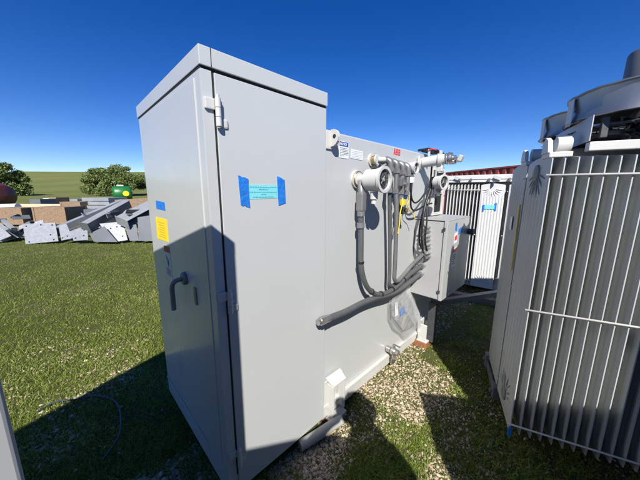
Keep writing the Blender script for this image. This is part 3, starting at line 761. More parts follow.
# ---- bag of papers hung on the conduits
B = thing('document_bag', 'clear plastic bag of papers hanging from the grey conduits', 'bag', (2.25, 1.07, .45))
bg = MB()
rows = [((2.00, 2.22, .735)), ((1.955, 2.32, .62)), ((1.97, 2.44, .50)), ((2.06, 2.56, .36)), ((2.20, 2.66, .24)), ((2.30, 2.73, .165))]
grid = []
for j, (xa, xb, zz) in enumerate(rows):
    row = []
    for i in range(9):
        t = i / 8; x = xa + (xb - xa) * t; puff = math.sin(math.pi * t) * math.sin(math.pi * min(1, (j + .4) / 5.4))
        row.append((x, 1.085 - .035 * puff + .018 * math.sin(9 * t + j * 2.7) * puff + .010 * rnd.uniform(-1, 1) * puff, zz + .03 * t * (1 if j < 3 else -1) + .018 * math.sin(5 * t + j * 2.1)))
    grid.append(row)
fv = [[bg.bm.verts.new(p_) for p_ in r] for r in grid]
bv = [[bg.bm.verts.new((p_[0], 1.104, p_[2])) for p_ in r] for r in grid]
for G_ in (fv, bv):
    for j in range(len(rows) - 1):
        for i in range(8): bg.bm.faces.new((G_[j][i], G_[j][i + 1], G_[j + 1][i + 1], G_[j + 1][i])).smooth = True
bg.build('bag_film', M['bag'], B)
pp = MB(); pp.slab([(1.985, 1.080, .655), (2.10, 1.075, .625), (2.46, 1.078, .245), (2.24, 1.084, .270), (2.01, 1.085, .50)], .010, (0, 1, 0))
pap = pp.build('folded_papers', plain('grey_paper', (.30, .29, .28), .7, 0, .7, 14, .5), B)
patch('blue_mark', [(2.10, 1.0735, .535), (2.19, 1.0735, .55), (2.22, 1.0735, .475), (2.13, 1.0735, .465)], M['bluetape'], pap, (0, -1, 0), .001)
patch('white_sheet', [(2.01, 1.0725, .64), (2.06, 1.0725, .635), (2.08, 1.0725, .50), (2.02, 1.0725, .50)], M['paper'], pap, (0, -1, 0), .001)

# ------------------------------------------------------------------ small things at the foot of the tank
o = MB().box((1.19, 1.135, -.075), (1.36, 2.2, -.012), .006).build('timber_block', M['timber']); tag(o, 'red-brown timber skid under the tank beside the white jacking pad', 'timber')
o = MB().box((2.60, 1.00, -.08), (2.84, 1.20, .010), .006).build('timber_block', M['timber']); tag(o, 'red-brown timber block under the dark steel post at the far tank foot', 'timber')
o = MB().cyl((.925, 1.105, -.028), (1.25, 1.03, .0), .034, 24).build('pale_pipe', paint('pale_pvc', (.40, .40, .37), .55, .25, .3)); tag(o, 'pale grey pipe lying on the chips below the white jacking pad', 'pipe')
P_ = thing('steel_beam', 'dark steel post and long channel leading from the tank foot to the far radiators', 'beam', (2.69, .985, GZ))
MB().box((2.665, .965, .012), (2.735, 1.035, .455), .004).build('post', M['iron'], P_)
p = MB(); d_ = Vector((3.75 - 2.735, .47 - .985, 0)).normalized(); n_ = Vector((-d_.y, d_.x, 0))
a_ = Vector((2.7385, .985, .40)); e_ = Vector((3.9, .985 + (3.9 - 2.7385) * d_.y / d_.x, .40))
p.slab([a_, e_, e_ + Vector((0, 0, .05)), a_ + Vector((0, 0, .05))], .006, n_); p.slab([a_ + Vector((0, 0, .05)), e_ + Vector((0, 0, .05)), e_ + Vector((0, 0, .05)) + n_ * .06, a_ + Vector((0, 0, .05)) + n_ * .06], .006, (0, 0, 1))
p.build('channel', plain('galvanised_grey', (.16, .165, .17), .5, .4, .2, 10, .1), P_)
o = MB().tube([(-.30, 2.70, -.035), (-.20, 2.73, -.03), (-.10, 2.66, -.03), (.02, 2.60, -.03), (.12, 2.44, -.03), (.14, 2.25, -.03), (.10, 2.02, -.03), (.0, 1.90, -.04)], .006, 8, 8).build('cable', plain('blue_grey_cable', (.04, .05, .07), .5, 0, .1, 20, 0)); tag(o, 'thin blue-grey cable curling through the shaded grass by the cabinet', 'cable')

# ------------------------------------------------------------------ radiators
FW, FT, FZ0, FZ1 = .425, .007, .108, 1.80
def fin_mesh(m, name, width=FW, z0=FZ0, z1=FZ1, ribs=7):
    """one radiator plate: x along its width, y its thickness, pressed vertical ribs and a rounded top"""
    s = MB(); nx = ribs * 4; prof = []
    for i in range(nx + 1):
        x = width * i / nx
        k = i % 4; edge = i in (0, nx)
        prof.append((x, 0 if edge else (.0042 if k in (1, 2) else .0)))
    zs = [z0, z0 + .05, z0 + .12, z1 - .20, z1 - .12, z1 - .035, z1]
    def pt(i, zi, side):
        x, r_ = prof[i]; z = zs[zi]
        rr = r_ if 2 <= zi <= 3 else r_ * .0
        if zi >= 5: z -= .030 * (1 - math.cos((2 * x / width - 1) * 1.3))
        if zi == 0: x = width * .5 + (x - width * .5) * .985
        return (x, side * (FT / 2 * (.72 if i in (0, nx) else 1) + rr), z)
    V_ = {(i, j, sd_): s.bm.verts.new(pt(i, j, sd_)) for i in range(nx + 1) for j in range(len(zs)) for sd_ in (-1, 1)}
    for sd_ in (-1, 1):
        for i in range(nx):
            for j in range(len(zs) - 1): s.bm.faces.new((V_[i, j, sd_], V_[i + 1, j, sd_], V_[i + 1, j + 1, sd_], V_[i, j + 1, sd_]))
    for j in range(len(zs) - 1):
        for i in (0, nx): s.bm.faces.new((V_[i, j, -1], V_[i, j, 1], V_[i, j + 1, 1], V_[i, j + 1, -1]))
    for i in range(nx):
        for j in (0, len(zs) - 1): s.bm.faces.new((V_[i, j, -1], V_[i + 1, j, -1], V_[i + 1, j, 1], V_[i, j, 1]))
    return s
def star(parent, m, w, zc, y, sgn):
    """pressed fan of spokes round the header bore"""
    s = MB(); cx = w * .5
    for k in range(9):
        a_ = math.pi * (1.08 + .84 * k / 8) if sgn > 0 else math.pi * (.08 + .84 * k / 8)
        r0, r1 = .045, .045 + w * .27
        p_ = Vector((cx + math.cos(a_) * r0, y, zc + math.sin(a_) * r0)); q_ = Vector((cx + math.cos(a_) * r1, y, zc + math.sin(a_) * r1))
        s.tube([p_, p_.lerp(q_, .5), q_], [.003, .0065, .002], 8)
    s.lathe((cx, y - .004, zc), (cx, y + 1, zc), [(0, .05), (.012, .046), (.016, .036), (.016, 0)], 24)
    return s.build('pressed_spokes', m, parent, world=False)
def radiator(root, m, mbar, x0, nfin, pitch, width=FW, z0=FZ0, z1=FZ1, edge_x=0., every=1):
    """fins stacked along local -y; starts at local x0"""
    h = MB()
    L = (nfin - 1) * pitch
    for zz in (z0 + .12, z1 - .085): h.cyl((x0 + width * .5, .004, zz), (x0 + width * .5, -L - .05, zz), .038, 16)
    rad = h.build('radiator', m, root, world=False)
    proto = fin_mesh(m, 'fin', width, z0, z1).build('cooling_fin', m, rad, world=False)
    proto.location = (x0, 0, 0)
    for i in range(1, nfin):
        c = proto.copy(); COL.objects.link(c); c.parent = rad; c.location = (x0 + rnd.uniform(-.003, .003), -i * pitch, rnd.uniform(-.002, .002))
        c.rotation_euler = (0, rnd.uniform(-.0012, .0012), rnd.uniform(-.006, .006))
    for zz in (z0 + .060, z0 + .827, z1 - .108):
        MB().tube([(x0 - .006, .02, zz), (x0 - .006, -L - .02, zz)], .0058, 8).build('tie_bar', mbar, rad, world=False)
    star(rad, m, width, z1 - .085, FT / 2 + .001, 1); star(rad, m, width, z0 + .12, FT / 2 + .001, -1)
    return rad
# --- cooling bank at the right
RT = thing('radiator_transformer', 'grey transformer at the right with finned radiators and fans on top', 'transformer', (1.855, .150, 0), R(20))
fin_side = M['fin']
NF = 24; PI_ = .052
for k in range(2):
    rad = radiator(RT, fin_side, M['white'], .0 + k * .45, NF, PI_)
    # lifting eye and top header pipe with bracket
    p = MB(); xx = k * .45
    p.box((xx + .02, -.085, FZ1 - .015), (xx + .15, .012, FZ1 + .012), .005)
    p.slab([(xx + .035, -.005, FZ1 + .0125), (xx + .15, -.005, FZ1 + .0125), (xx + .14, -.005, FZ1 + .075), (xx + .10, -.005, FZ1 + .095), (xx + .06, -.005, FZ1 + .075)], .02, (0, 1, 0))
    p.cyl((xx + .10, -.03, FZ1 + .055), (xx + .10, -.09, FZ1 + .055), .042, 20)
    p.build('lifting_eye', M['white'], rad, world=False)
# nameplate on the far plate
MB().box((.62, .0065 + .007, 1.32), (.68, .0065 + .0085, 1.42)).build('small_plate', M['paper'], RT, world=False)
MB().box((.455, .0065 + .002, 1.05), (.463, .016, 1.52), .002, (.04, 'Y')).build('yellow_cord', M['ycord'], RT, world=False)
# side strap of steel with two bolted ends, low on the left
p = MB(); p.box((.82, -.02, .015), (.895, .03, .135), .005); p.box((.49, .004, .030), (.83, .022, .085), .004); p.box((.415, -.02, .0), (.50, .028, .105), .005); p.cyl((.86, .03, .075), (.86, .045, .075), .018, 6); p.cyl((.455, .028, .05), (.455, .045, .05), .018, 6)
p.build('side_strap', M['galvd'], RT, world=False)
p = MB(); p.box((.0, -.012, FZ0 - .035), (.012, .008, FZ0 + .035), .003); p.build('tape', M['bluetape'], RT, world=False)
# tank behind the radiators
p = MB(); p.box((1.02, -1.35, -.02), (1.28, -.12, 1.80), .01); p.build('tank', M['tank'], RT, world=False)
p = MB(); 
for yy in (-.3, -1.1): p.box((.95, yy - .05, GZ - .02), (1.35, yy + .05, -.022), .004)
p.build('skid_base', M['galvd'], RT, world=False)
p = MB()
for k in range(2):
    for yy in (-.35, -.85): p.cyl((.43 + k * .45, yy, FZ1 - .085), (1.03, yy, FZ1 - .085), .03, 12); p.cyl((.43 + k * .45, yy, FZ0 + .12), (1.03, yy, FZ0 + .12), .03, 12)
p.build('header_pipe', M['tank'], RT, world=False)
# fan deck: white beams, gusset plates, black guards, rings and motors
p = MB()
p.box((-.012, -1.22, FZ1 + .006), (.035, -.13, FZ1 + .048), .004); p.box((.40, -1.22, FZ1 + .012), (.445, -.16, FZ1 + .07), .004); p.box((.86, -1.22, FZ1 + .012), (.90, -.10, FZ1 + .07), .004)
p.build('fan_beam', M['white'], RT, world=False)
MB().box((-.0145, -.41, FZ1 + .008), (-.0125, -.345, FZ1 + .0465)).build('tape', M['bluetape'], RT, world=False)
p = MB()
p.slab([(-.01, -.13, FZ1 + .052), (-.01, -.13, FZ1 + .172), (.46, -.13, FZ1 + .165), (.52, -.13, FZ1 + .045)], .004, (0, 1, 0))
p.build('gusset_plate', M['galv'], RT, world=False)
def fan(cx, cy, z, r, mh=1.):
    """shroud ring, wire guard, blades and an upright motor; local coordinates of the bank"""
    s = MB(); s.lathe((cx, cy, z), (cx, cy, z + 1), [(0, r * 1.05), (0, r * .98), (.05, r * .96), (.135, r), (.137, r + .016), (.131, r + .016), (.126, r + .006), (.05, r * .975), (.006, r + .004), (.0, r * 1.07)], 64)
    for v in s.bm.verts:
        a_ = math.atan2(v.co.y - cy, v.co.x - cx); k_ = .0012 * math.sin(5 * a_ + cx * 9) + .0012 * math.sin(11 * a_ + 1 + v.co.z * 40) + .001 * math.sin(23 * a_ + v.co.z * 90)
        v.co.x += math.cos(a_) * k_; v.co.y += math.sin(a_) * k_; v.co.z += k_ * .8
    f_ = s.build('fan_shroud', M['sheet'], RT, world=False)
    s = MB()
    ta, tb = R(86), R(98)
    s.slab([(cx + math.cos(ta) * (r + .012), cy + math.sin(ta) * (r + .012), z - .01), (cx + math.cos(tb) * (r + .012), cy + math.sin(tb) * (r + .012), z - .01), (cx + math.cos(tb) * (r + .012), cy + math.sin(tb) * (r + .012), z + .125), (cx + math.cos(ta) * (r + .012), cy + math.sin(ta) * (r + .012), z + .125)], .004)
    
    s.build('shroud_bracket', M['white'], f_, world=False)
    s = MB()
    for k in range(1, 9):
        q = r * k / 8.4; s.tube([(cx + math.cos(t) * q, cy + math.sin(t) * q, z - .045) for t in np.linspace(0, 2 * math.pi, 49)], .003, 6)
    for k in range(12):
        t = k * math.pi / 6; s.cyl((cx, cy, z - .049), (cx + math.cos(t) * r * 1.02, cy + math.sin(t) * r * 1.02, z - .049), .0035, 6)
    s.build('wire_guard', M['iron'], f_, world=False)
    for k in range(6):
        t = k * math.pi / 3 + .3; s = MB(); u = Vector((math.cos(t), math.sin(t), 0)); w = Vector((-math.sin(t), math.cos(t), 0)); c0 = Vector((cx, cy, z + .035))
        s.slab([c0 + u * .05 - w * .03 - Vector((0, 0, .02)), c0 + u * r * .95 - w * .07 - Vector((0, 0, .03)), c0 + u * r * .95 + w * .08 + Vector((0, 0, .03)), c0 + u * .05 + w * .03 + Vector((0, 0, .02))], .004, (0, 0, 1))
        s.build('fan_blade', M['iron'], f_, world=False)
    s = MB(); s.lathe((cx, cy, z - .02), (cx, cy, z + 1), [(0, 0), (0, .07), (.05 * mh, .085), (.08 * mh, .10), (.12 * mh, .104), (.335 * mh, .101), (.345 * mh, .096), (.347 * mh, .03), (.35 * mh, 0)], 36)
    mt = s.build('fan_motor', M['galvd'], f_, world=False)
    MB().box((cx - .02, cy - .02, z - .02 + .345 * mh), (cx + .04, cy + .02, z + .0 + .345 * mh), .004).build('motor_cap', M['galv'], mt, world=False)
    s = MB()
    for t in (0.4, 0.4 + math.pi / 2, 0.4 + math.pi, 0.4 + 1.5 * math.pi): s.box((cx + .05, cy - .012, z - .03), (cx + r * .99, cy + .012, z - .02), 0)  if t == .4 else None
    s.build('motor_arm', M['galv'], f_, world=False)
    return f_
fan(.21, -.40, 1.975, .29)
fan(.21, -1.03, 1.975, .29, .35)
fan(.66, -.40, 1.975, .29, .35)
p = MB()
for cx in (.20, .65):
    for cy in (-.40, -1.03):
        if cx > .5 and cy < -.5: continue
        for sx in (-1, 1): p.box((cx + sx * .17 - .012, cy + .20, FZ1 + .07), (cx + sx * .17 + .012, cy + .226, 1.965), .002)
        for sx in (-1, 1): p.box((cx + sx * .17 - .012, cy - .226, FZ1 + .07), (cx + sx * .17 + .012, cy - .20, 1.965), .002)
p.build('fan_leg', M['iron'], RT, world=False)
p = MB(); p.box((.05, -1.1, FZ1 + .085), (.38, -.20, FZ1 + .105), .003); p.box((.50, -.60, FZ1 + .085), (.85, -.20, FZ1 + .105), .003)
p.build('fan_shade_sheet', M['iron'], RT, world=False)  # dark sheets stand in for the shaded space under the fans

wr = MB(); nu, nv = 90, 9; gr_ = []
for i in range(nu + 1):
    col_ = []
    t = i / nu; top = .148 + .022 * math.sin(t * 31) + .016 * math.sin(t * 83 + 1); bot = .052 + .006 * math.sin(t * 47)
    for j in range(nv + 1):
        q = j / nv; amp = .010 + .016 * q
        col_.append(wr.bm.verts.new((.035 + amp * (math.sin(t * 61 + q * 9) + .7 * math.sin(t * 140 - q * 17) + rnd.uniform(-.7, .7)), -.26 - t * .95, FZ1 + bot + (top - bot) * q + rnd.uniform(-.004, .004))))
    gr_.append(col_)
for i in range(nu):
    for j in range(nv):
        if math.sin(i * .9) + math.sin(i * .37 + j * .8) > 1.25 and 1 < j: continue
        wr.bm.faces.new((gr_[i][j], gr_[i + 1][j], gr_[i + 1][j + 1], gr_[i][j + 1]))
wr.build('torn_wrapping', plain('black_film', (.025, .027, .03), .16, 0, .4, 30, .3), RT, world=False)
# --- far white transformer behind the control box
BT = thing('white_transformer', 'white finned transformer standing in sun behind the control box', 'transformer', (4.60, 1.16, 0), R(7))
# edge-on radiators on the left (stack runs along +y), plates facing us on the right
h = MB()
rad = MB(); rad.box((.36, .03, .14), (.39, .47, .20)); rad.box((.36, .03, 1.60), (.39, .47, 1.66)); rad = rad.build('radiator', M['finw'], BT, world=False)
proto = fin_mesh(M['finw'], 'fin', .36, .12, 1.735, 6).build('cooling_fin', M['finw'], rad, world=False); proto.location = (0, .03, 0)
for i in range(1, 10):
    c = proto.copy(); COL.objects.link(c); c.parent = rad; c.location = (0, .03 + i * .047, 0)
for zz in (.20, .95, 1.64): MB().tube([(-.006, .0, zz), (-.006, .47, zz)], .006, 8).build('tie_bar', M['white'], rad, world=False)
for k, (ya, w_) in enumerate(((-.31, .30), (-.67, .31))):
    h = MB(); h.box((.02, ya + .1, .2), (.3, ya + .2, .26)); rd = h.build('radiator', M['finw'], BT, world=False)
    for i in range(6):
        if i == 0:
            s = fin_mesh(M['finw'], 'fin', w_, .12, 1.735, 8); s.bm.transform(Matrix.Rotation(math.pi / 2, 4, 'Z'))
            pr_ = s.build('cooling_fin', M['finw'], rd, world=False); pr_.location = (0, ya, 0)
        else:
            c = pr_.copy(); COL.objects.link(c); c.parent = rd; c.location = (.055 * i, ya, 0)
    s = MB(); s_b = MB(); cy, zc = ya + w_ / 2, 1.66
    for kk in range(9):
        a_ = math.pi * (1.06 + .88 * kk / 8); s.tube([(-.008, cy + math.cos(a_) * .045, zc + math.sin(a_) * .04), (-.009, cy + math.cos(a_) * .085, zc + math.sin(a_) * .08), (-.006, cy + math.cos(a_) * .13, zc + math.sin(a_) * .12)], [.003, .008, .002], 8)
        a_ = math.pi * (.06 + .88 * kk / 8); s_b.tube([(-.008, cy + math.cos(a_) * .045, .22 + math.sin(a_) * .04), (-.009, cy + math.cos(a_) * .085, .22 + math.sin(a_) * .08), (-.006, cy + math.cos(a_) * .13, .22 + math.sin(a_) * .12)], [.003, .008, .002], 8)
    s.build('pressed_spokes', M['finw'], rd, world=False); s_b.build('pressed_spokes', M['finw'], rd, world=False)
    s = MB(); s.box((-.045, ya + w_ / 2 - .008, 1.70), (.01, ya + w_ / 2 + .008, 1.775), .003); s.build('lifting_eye', M['iron'] if k == 0 else M['white'], rd, world=False)
    for zz in (.30, .97, 1.62): MB().tube([(-.012, ya - .035, zz), (.0, ya - .035, zz), (.25, ya - .035, zz)], .007, 8).build('tie_bar', M['white'], rd, world=False)
p = MB(); p.slab([(-.014, -.235, 1.335), (-.014, -.215, 1.335), (-.014, -.212, 1.45), (-.014, -.235, 1.45)], .002, (-1, 0, 0)); p.build('tape', M['bluetape'], BT, world=False)
p = MB(); p.slab([(-.014, -.08, 1.32), (-.014, -.06, 1.32), (-.014, -.058, 1.42), (-.014, -.085, 1.42)], .002, (-1, 0, 0)); p.build('tape', M['bluetape'], BT, world=False)
p = MB(); p.slab([(-.013, -.22, 1.355), (-.013, -.07, 1.355), (-.013, -.07, 1.42), (-.013, -.22, 1.42)], .001, (-1, 0, 0)); p.build('paper_strip', M['cyan'], BT, world=False)
p = MB(); p.box((.42, -1.4, -.02), (1.9, 1.0, 1.80), .008); tk = p.build('tank', M['finw'], BT, world=False)
p = MB(); p.box((.05, -.72, 1.76), (.419, .78, 1.80), .004); p.box((.04, -.75, 1.8005), (.46, .82, 1.868), .006); p.build('top_header', M['finw'], BT, world=False)
s = MB()
for yy in (.66, .52, .30, .14, -.1, -.35, -.52): s.box((.005, yy - .012, 1.77 + .01 * math.sin(yy * 9)), (.04, yy + .014, 1.80 + .02 * abs(math.sin(yy * 7))), .003)
s.build('header_bolt', M['galvd'], BT, world=False)
s = MB()
for yy in (.60, .33, -.2, -.45): s.box((.02, yy - .05, 1.795), (.039, yy + .05, 1.845), .004, (.4, 'X'))
s.build('header_bracket', M['white'], BT, world=False)
MB().tube([(-.08, .66, 1.66), (-.08, .60, 1.67), (-.08, .54, 1.62), (-.08, .510, 1.50), (-.08, .505, .6)], .018, 10, 5).build('brown_hose', plain('brown_hose_rubber', (.10, .045, .04), .5, 0, .2, 10, .1), BT, world=False)
p = MB(); p.box((.02, .535, .3), (.07, .565, 1.60), .004); p.build('red_pipe', M['redpipe'], BT, world=False)
p = MB(); p.box((.08, .50, .25), (.14, .80, 1.70), .004); p.build('pink_panel', plain('pale_pink', (.60, .44, .41), .6, 0, .1, 6, .05), BT, world=False)  # flat pale pink panel beside the red pipe
p = MB(); p.box((.2, -1.3, GZ - .03), (1.9, -1.15, -.022), 0); p.box((.2, .7, GZ - .03), (1.9, .85, -.022), 0); p.build('skid_base', M['galvd'], BT, world=False)
o = MB().box((4.35, .35, GZ - .02), (4.48, 1.7, .03), .006, (.25, 'Z')).build('timber_block', wood('grey_timber', (.10, .08, .06), (.30, .25, .18), 5)); tag(o, 'grey timber lying on the ground in front of the white finned transformer', 'timber')

# --- red container beyond
CT = thing('shipping_container', 'red corrugated container behind the white transformer', 'container', (10.938, 1.665, GZ), math.atan2(3.017, 1.789))
L_ = 7.2; s = MB(); p_ = .28; x = -1.6; pts = []
while x < L_:
    pts += [(x, .0), (x + .09, 0), (x + .13, -.045), (x + .24, -.045)]; x += p_
lo_, hi_ = .15, 2.50
va = [s.bm.verts.new((a_, b_ * -1, lo_)) for a_, b_ in pts]; vb = [s.bm.verts.new((a_, b_ * -1, hi_)) for a_, b_ in pts]
for i in range(len(pts) - 1): s.bm.faces.new((va[i], va[i + 1], vb[i + 1], vb[i]))
s.box((-1.6, -2.35, lo_), (L_, -.06, hi_)) 
s.build('corrugated_wall', M['container'], CT, world=False)
p = MB(); p.box((-1.65, -2.4, hi_ + .001), (L_ + .05, .055, hi_ + .06), .005); p.box((-1.65, -.055, -.02), (L_ + .05, .055, lo_ - .001), .005); p.build('frame_rail', M['container'], CT, world=False)

# ------------------------------------------------------------------ neighbouring cabinet at the left edge of the picture
NC = thing('switch_cabinet', 'grey cabinet edge at the bottom left corner of the view', 'cabinet', (-.08, .49, GZ), math.atan2(.957, -.29))
# local x runs along the right-hand face away from the camera, local y to the left
ZC = 2.14
p = MB(); p.box((0, .0, .02 - GZ), (.95, 1.9, ZC - GZ - .06), .004); bd = p.build('cabinet_body', M['cab'], NC, world=False)
p = MB(); p.box((-.001, .0, ZC - GZ - .058), (.96, 1.92, ZC - GZ), .004); p.build('cabinet_roof', M['cab'], NC, world=False)
p = MB(); p.box((.04, -.008, .15), (.91, -.0005, ZC - .05), .003); p.build('cabinet_door', M['cab'], NC, world=False)
p = MB(); p.box((-.008, .04, .15), (-.0005, .92, ZC - .05), .003); p.box((-.008, .96, .15), (-.0005, 1.86, ZC - .05), .003); p.build('cabinet_door', M['cab'], NC, world=False)
p = MB(); p.box((.0, .0, -.02), (.95, 1.9, .079), 0); p.build('skid_base', M['iron'], NC, world=False)
# ------------------------------------------------------------------ unseen boxes added behind the photographer to cast shade over the foreground
SC = thing('rear_shade_box', 'lower unseen grey box added behind the photographer to cast shade', 'cabinet', (.43, -.73, GZ), math.atan2(-.62, .45))
p = MB(); p.box((0, -.45, .08), (.95, 0, 1.80), .008); p.build('cabinet_body', M['cab'], SC, world=False)
p = MB(); p.box((-.012, -.46, 1.801), (.962, .012, 1.86), .004); p.build('cabinet_roof', M['cab'], SC, world=False)
p = MB(); p.box((.03, .0005, .14), (.92, .010, 1.76), .003); p.build('cabinet_door', M['cab'], SC, world=False)
p = MB(); p.box((.02, -.43, -.02), (.93, -.02, .079)); p.build('skid_base', M['iron'], SC, world=False)
SE = thing('left_shade_box', 'tall unseen box added behind and left of the photographer to cast shade', 'crate', (-1.20, -.04, GZ), math.atan2(-.31, .35))  # added out of view to shade the lower front
p = MB(); p.box((0, -1.1, .10), (.94, 0, 2.06), .006); p.build('crate_box', M['osb'], SE, world=False)
for t_ in (.04, .45, .86): MB().box((t_, -1.1, -.02), (t_ + .06, 0, .099)).build('skid', M['plank'], SE, world=False)
SD = thing('tall_shade_box', 'tall unseen grey box added behind and right of the photographer to cast shade', 'cabinet', (1.02, -1.24, GZ), R(20))  # added out of view; its edge shades the right radiators
p = MB(); p.box((0, -1.2, .08), (1.0, 0, 2.10), .008); p.build('cabinet_body', M['cab'], SD, world=False)
p = MB(); p.box((-.012, -1.21, 2.101), (1.012, .012, 2.18), .004); p.build('cabinet_roof', M['cab'], SD, world=False)
p = MB(); p.box((.03, .0005, .14), (.97, .010, 2.06), .003); p.build('cabinet_door', M['cab'], SD, world=False)
p = MB(); p.box((.02, -1.18, -.02), (.98, -.02, .079)); p.build('skid_base', M['iron'], SD, world=False)

# ------------------------------------------------------------------ photographer (stands just behind the camera, casts the shadow)
def skin_fig(name, joints, edges, m, parent, sub=2):
    me = bpy.data.meshes.new(name); me.from_pydata([j[0] for j in joints], edges, [])
    o = bpy.data.objects.new(name, me); COL.objects.link(o)
    md = o.modifiers.new('s', 'SKIN'); sk = me.skin_vertices[0].data if me.skin_vertices else None
    if sk is None:
        bm = bmesh.new(); bm.from_mesh(me); bm.verts.layers.skin.verify(); bm.to_mesh(me); bm.free(); sk = me.skin_vertices[0].data
    for i, j in enumerate(joints): sk[i].radius = j[1] if hasattr(j[1], '__len__') else (j[1], j[1]); sk[i].use_root = (i == 0)
    s2_ = o.modifiers.new('d', 'SUBSURF'); s2_.levels = s2_.render_levels = sub
    bpy.context.view_layer.update()
    nm = bpy.data.meshes.new_from_object(o.evaluated_get(bpy.context.evaluated_depsgraph_get()))
    bpy.data.objects.remove(o)
    nm.name = name; nm.materials.clear(); nm.materials.append(m)
    nm.polygons.foreach_set('use_smooth', [True] * len(nm.polygons))
    q = bpy.data.objects.new(name, nm); COL.objects.link(q); q.parent = parent
    return q
PH = thing('person', 'person in dark clothes and white hard hat photographing from behind the camera', 'person', (.03, -.34, GZ), YAW)
# local x = facing direction, y = left
J = [((0, 0, .98), (.13, .155)), ((0, 0, 1.18), (.115, .15)), ((0, 0, 1.36), (.12, .17)), ((.0, 0, 1.49), (.075, .09)), ((.02, 0, 1.56), (.055, .055)), ((.03, 0, 1.66), (.088, .078)), ((.02, 0, 1.74), (.085, .075)),
     ((0, .10, .92), .095), ((.02, .11, .52), .062), ((0, .12, .10), .045), ((.12, .13, .03), .035),
     ((0, -.10, .92), .095), ((.01, -.11, .52), .062), ((-.02, -.12, .10), .045), ((.10, -.13, .03), .035),
     ((0, .19, 1.42), .06), ((.04, .42, 1.34), .05), ((.20, .22, 1.45), .038), ((.24, .13, 1.46), .028),
     ((0, -.19, 1.42), .06), ((.06, -.27, 1.20), .05), ((.20, -.10, 1.40), .038), ((.24, -.05, 1.46), .028)]
Eg = [(0, 1), (1, 2), (2, 3), (3, 4), (4, 5), (5, 6), (0, 7), (7, 8), (8, 9), (9, 10), (0, 11), (11, 12), (12, 13), (13, 14), (2, 15), (15, 16), (16, 17), (17, 18), (2, 19), (19, 20), (20, 21), (21, 22)]
body = skin_fig('body', J, Eg, M['cloth'], PH)
hdm = MB(); hdm.ball((.035, 0, 1.655), .098, 3, (1.0, .80, 1.22)); hdm.tube([(.02, 0, 1.50), (.03, 0, 1.60)], .055, 16); hdm.ball((.135, 0, 1.645), .018, 2, (1, .8, 1.4)); hdm.box((.118, -.022, 1.60), (.128, .022, 1.608), .002)
for sy in (-1, 1): hdm.ball((.03, sy * .082, 1.65), .02, 2, (.8, .35, 1.4)); hdm.ball((.115, sy * .032, 1.675), .012, 2)
hdm.build('head', M['skin'], PH, world=False)
ht = MB(); ht.lathe((.02, 0, 1.70), (.02, 0, 3), [(-.005, .150), (.0, .152), (.006, .122), (.04, .118), (.08, .098), (.105, .06), (.115, 0)], 32); ht.box((.10, -.07, 1.692), (.20, .07, 1.70), .003); ht.build('hard_hat', M['hat'], PH, world=False)
for sy in (1, -1):
    hb = Vector((.24, .13 if sy > 0 else -.05, 1.46)); hh = MB(); 
    hh.ball(hb + Vector((.01, 0, .045)), .036, 3, (.5, 1, 1.15))
    for k in range(4):
        b0 = hb + Vector((.012, -.028 + .0185 * k, .075)); ln_ = (.055, .068, .07, .058)[k]
        hh.tube([b0, b0 + Vector((.015, 0, ln_ * .5)), b0 + Vector((.0, -.012 * sy, ln_))], [.009, .0085, .007], 8, 3)
    hh.tube([hb + Vector((.01, -.03 * sy, .03)), hb + Vector((.03, -.045 * sy, .06)), hb + Vector((.03, -.04 * sy, .085))], [.011, .0095, .008], 8, 3)
    hh.build('hand', M['skin'], PH, world=False)

# ------------------------------------------------------------------ yard stock on the lawn (left background)
def plate(label, pts, t=.02, m=None, holes=(), group='galvanised steel parts in the heap on the lawn', cat='steel plate', name='steel_plate'):
    P3 = [Vector(p_) for p_ in pts]; c = sum(P3, Vector()) / len(P3)
    pn = (P3[2] - P3[0]).cross(P3[3] - P3[1]).normalized(); P3 = [p_ - pn * (p_ - c).dot(pn) for p_ in P3]
    root = thing(name, label, cat, (c.x, c.y, min(p_.z for p_ in P3)), 0, group)
    nrm = (P3[1] - P3[0]).cross(P3[-1] - P3[0]).normalized()
    if nrm.dot(-c) > 0: nrm = -nrm           # thickness grows away from the viewer side
    s = MB(); s.slab(P3, t, nrm); s.build('plate', m or M['spangle'], root)
    u = P3[1] - P3[0]; v = P3[-1] - P3[0]
    for (a_, b_) in holes:
        q = P3[0] + u * a_ + v * b_; MB().cyl(q - nrm * .004, q - nrm * .001, .024, 14).build('bolt_hole', M['gap'], root)
    # stiffening rib on the back
    s = MB(); mp = (P3[0] + P3[1]) / 2 + nrm * (t + .001); mq = (P3[2] + P3[3]) / 2 + nrm * (t + .001); su = u.normalized() * .01
    s.slab([mp - su, mp + su, mq + su, mq - su], .12, nrm); s.build('rib', m or M['galv'], root)
    return root
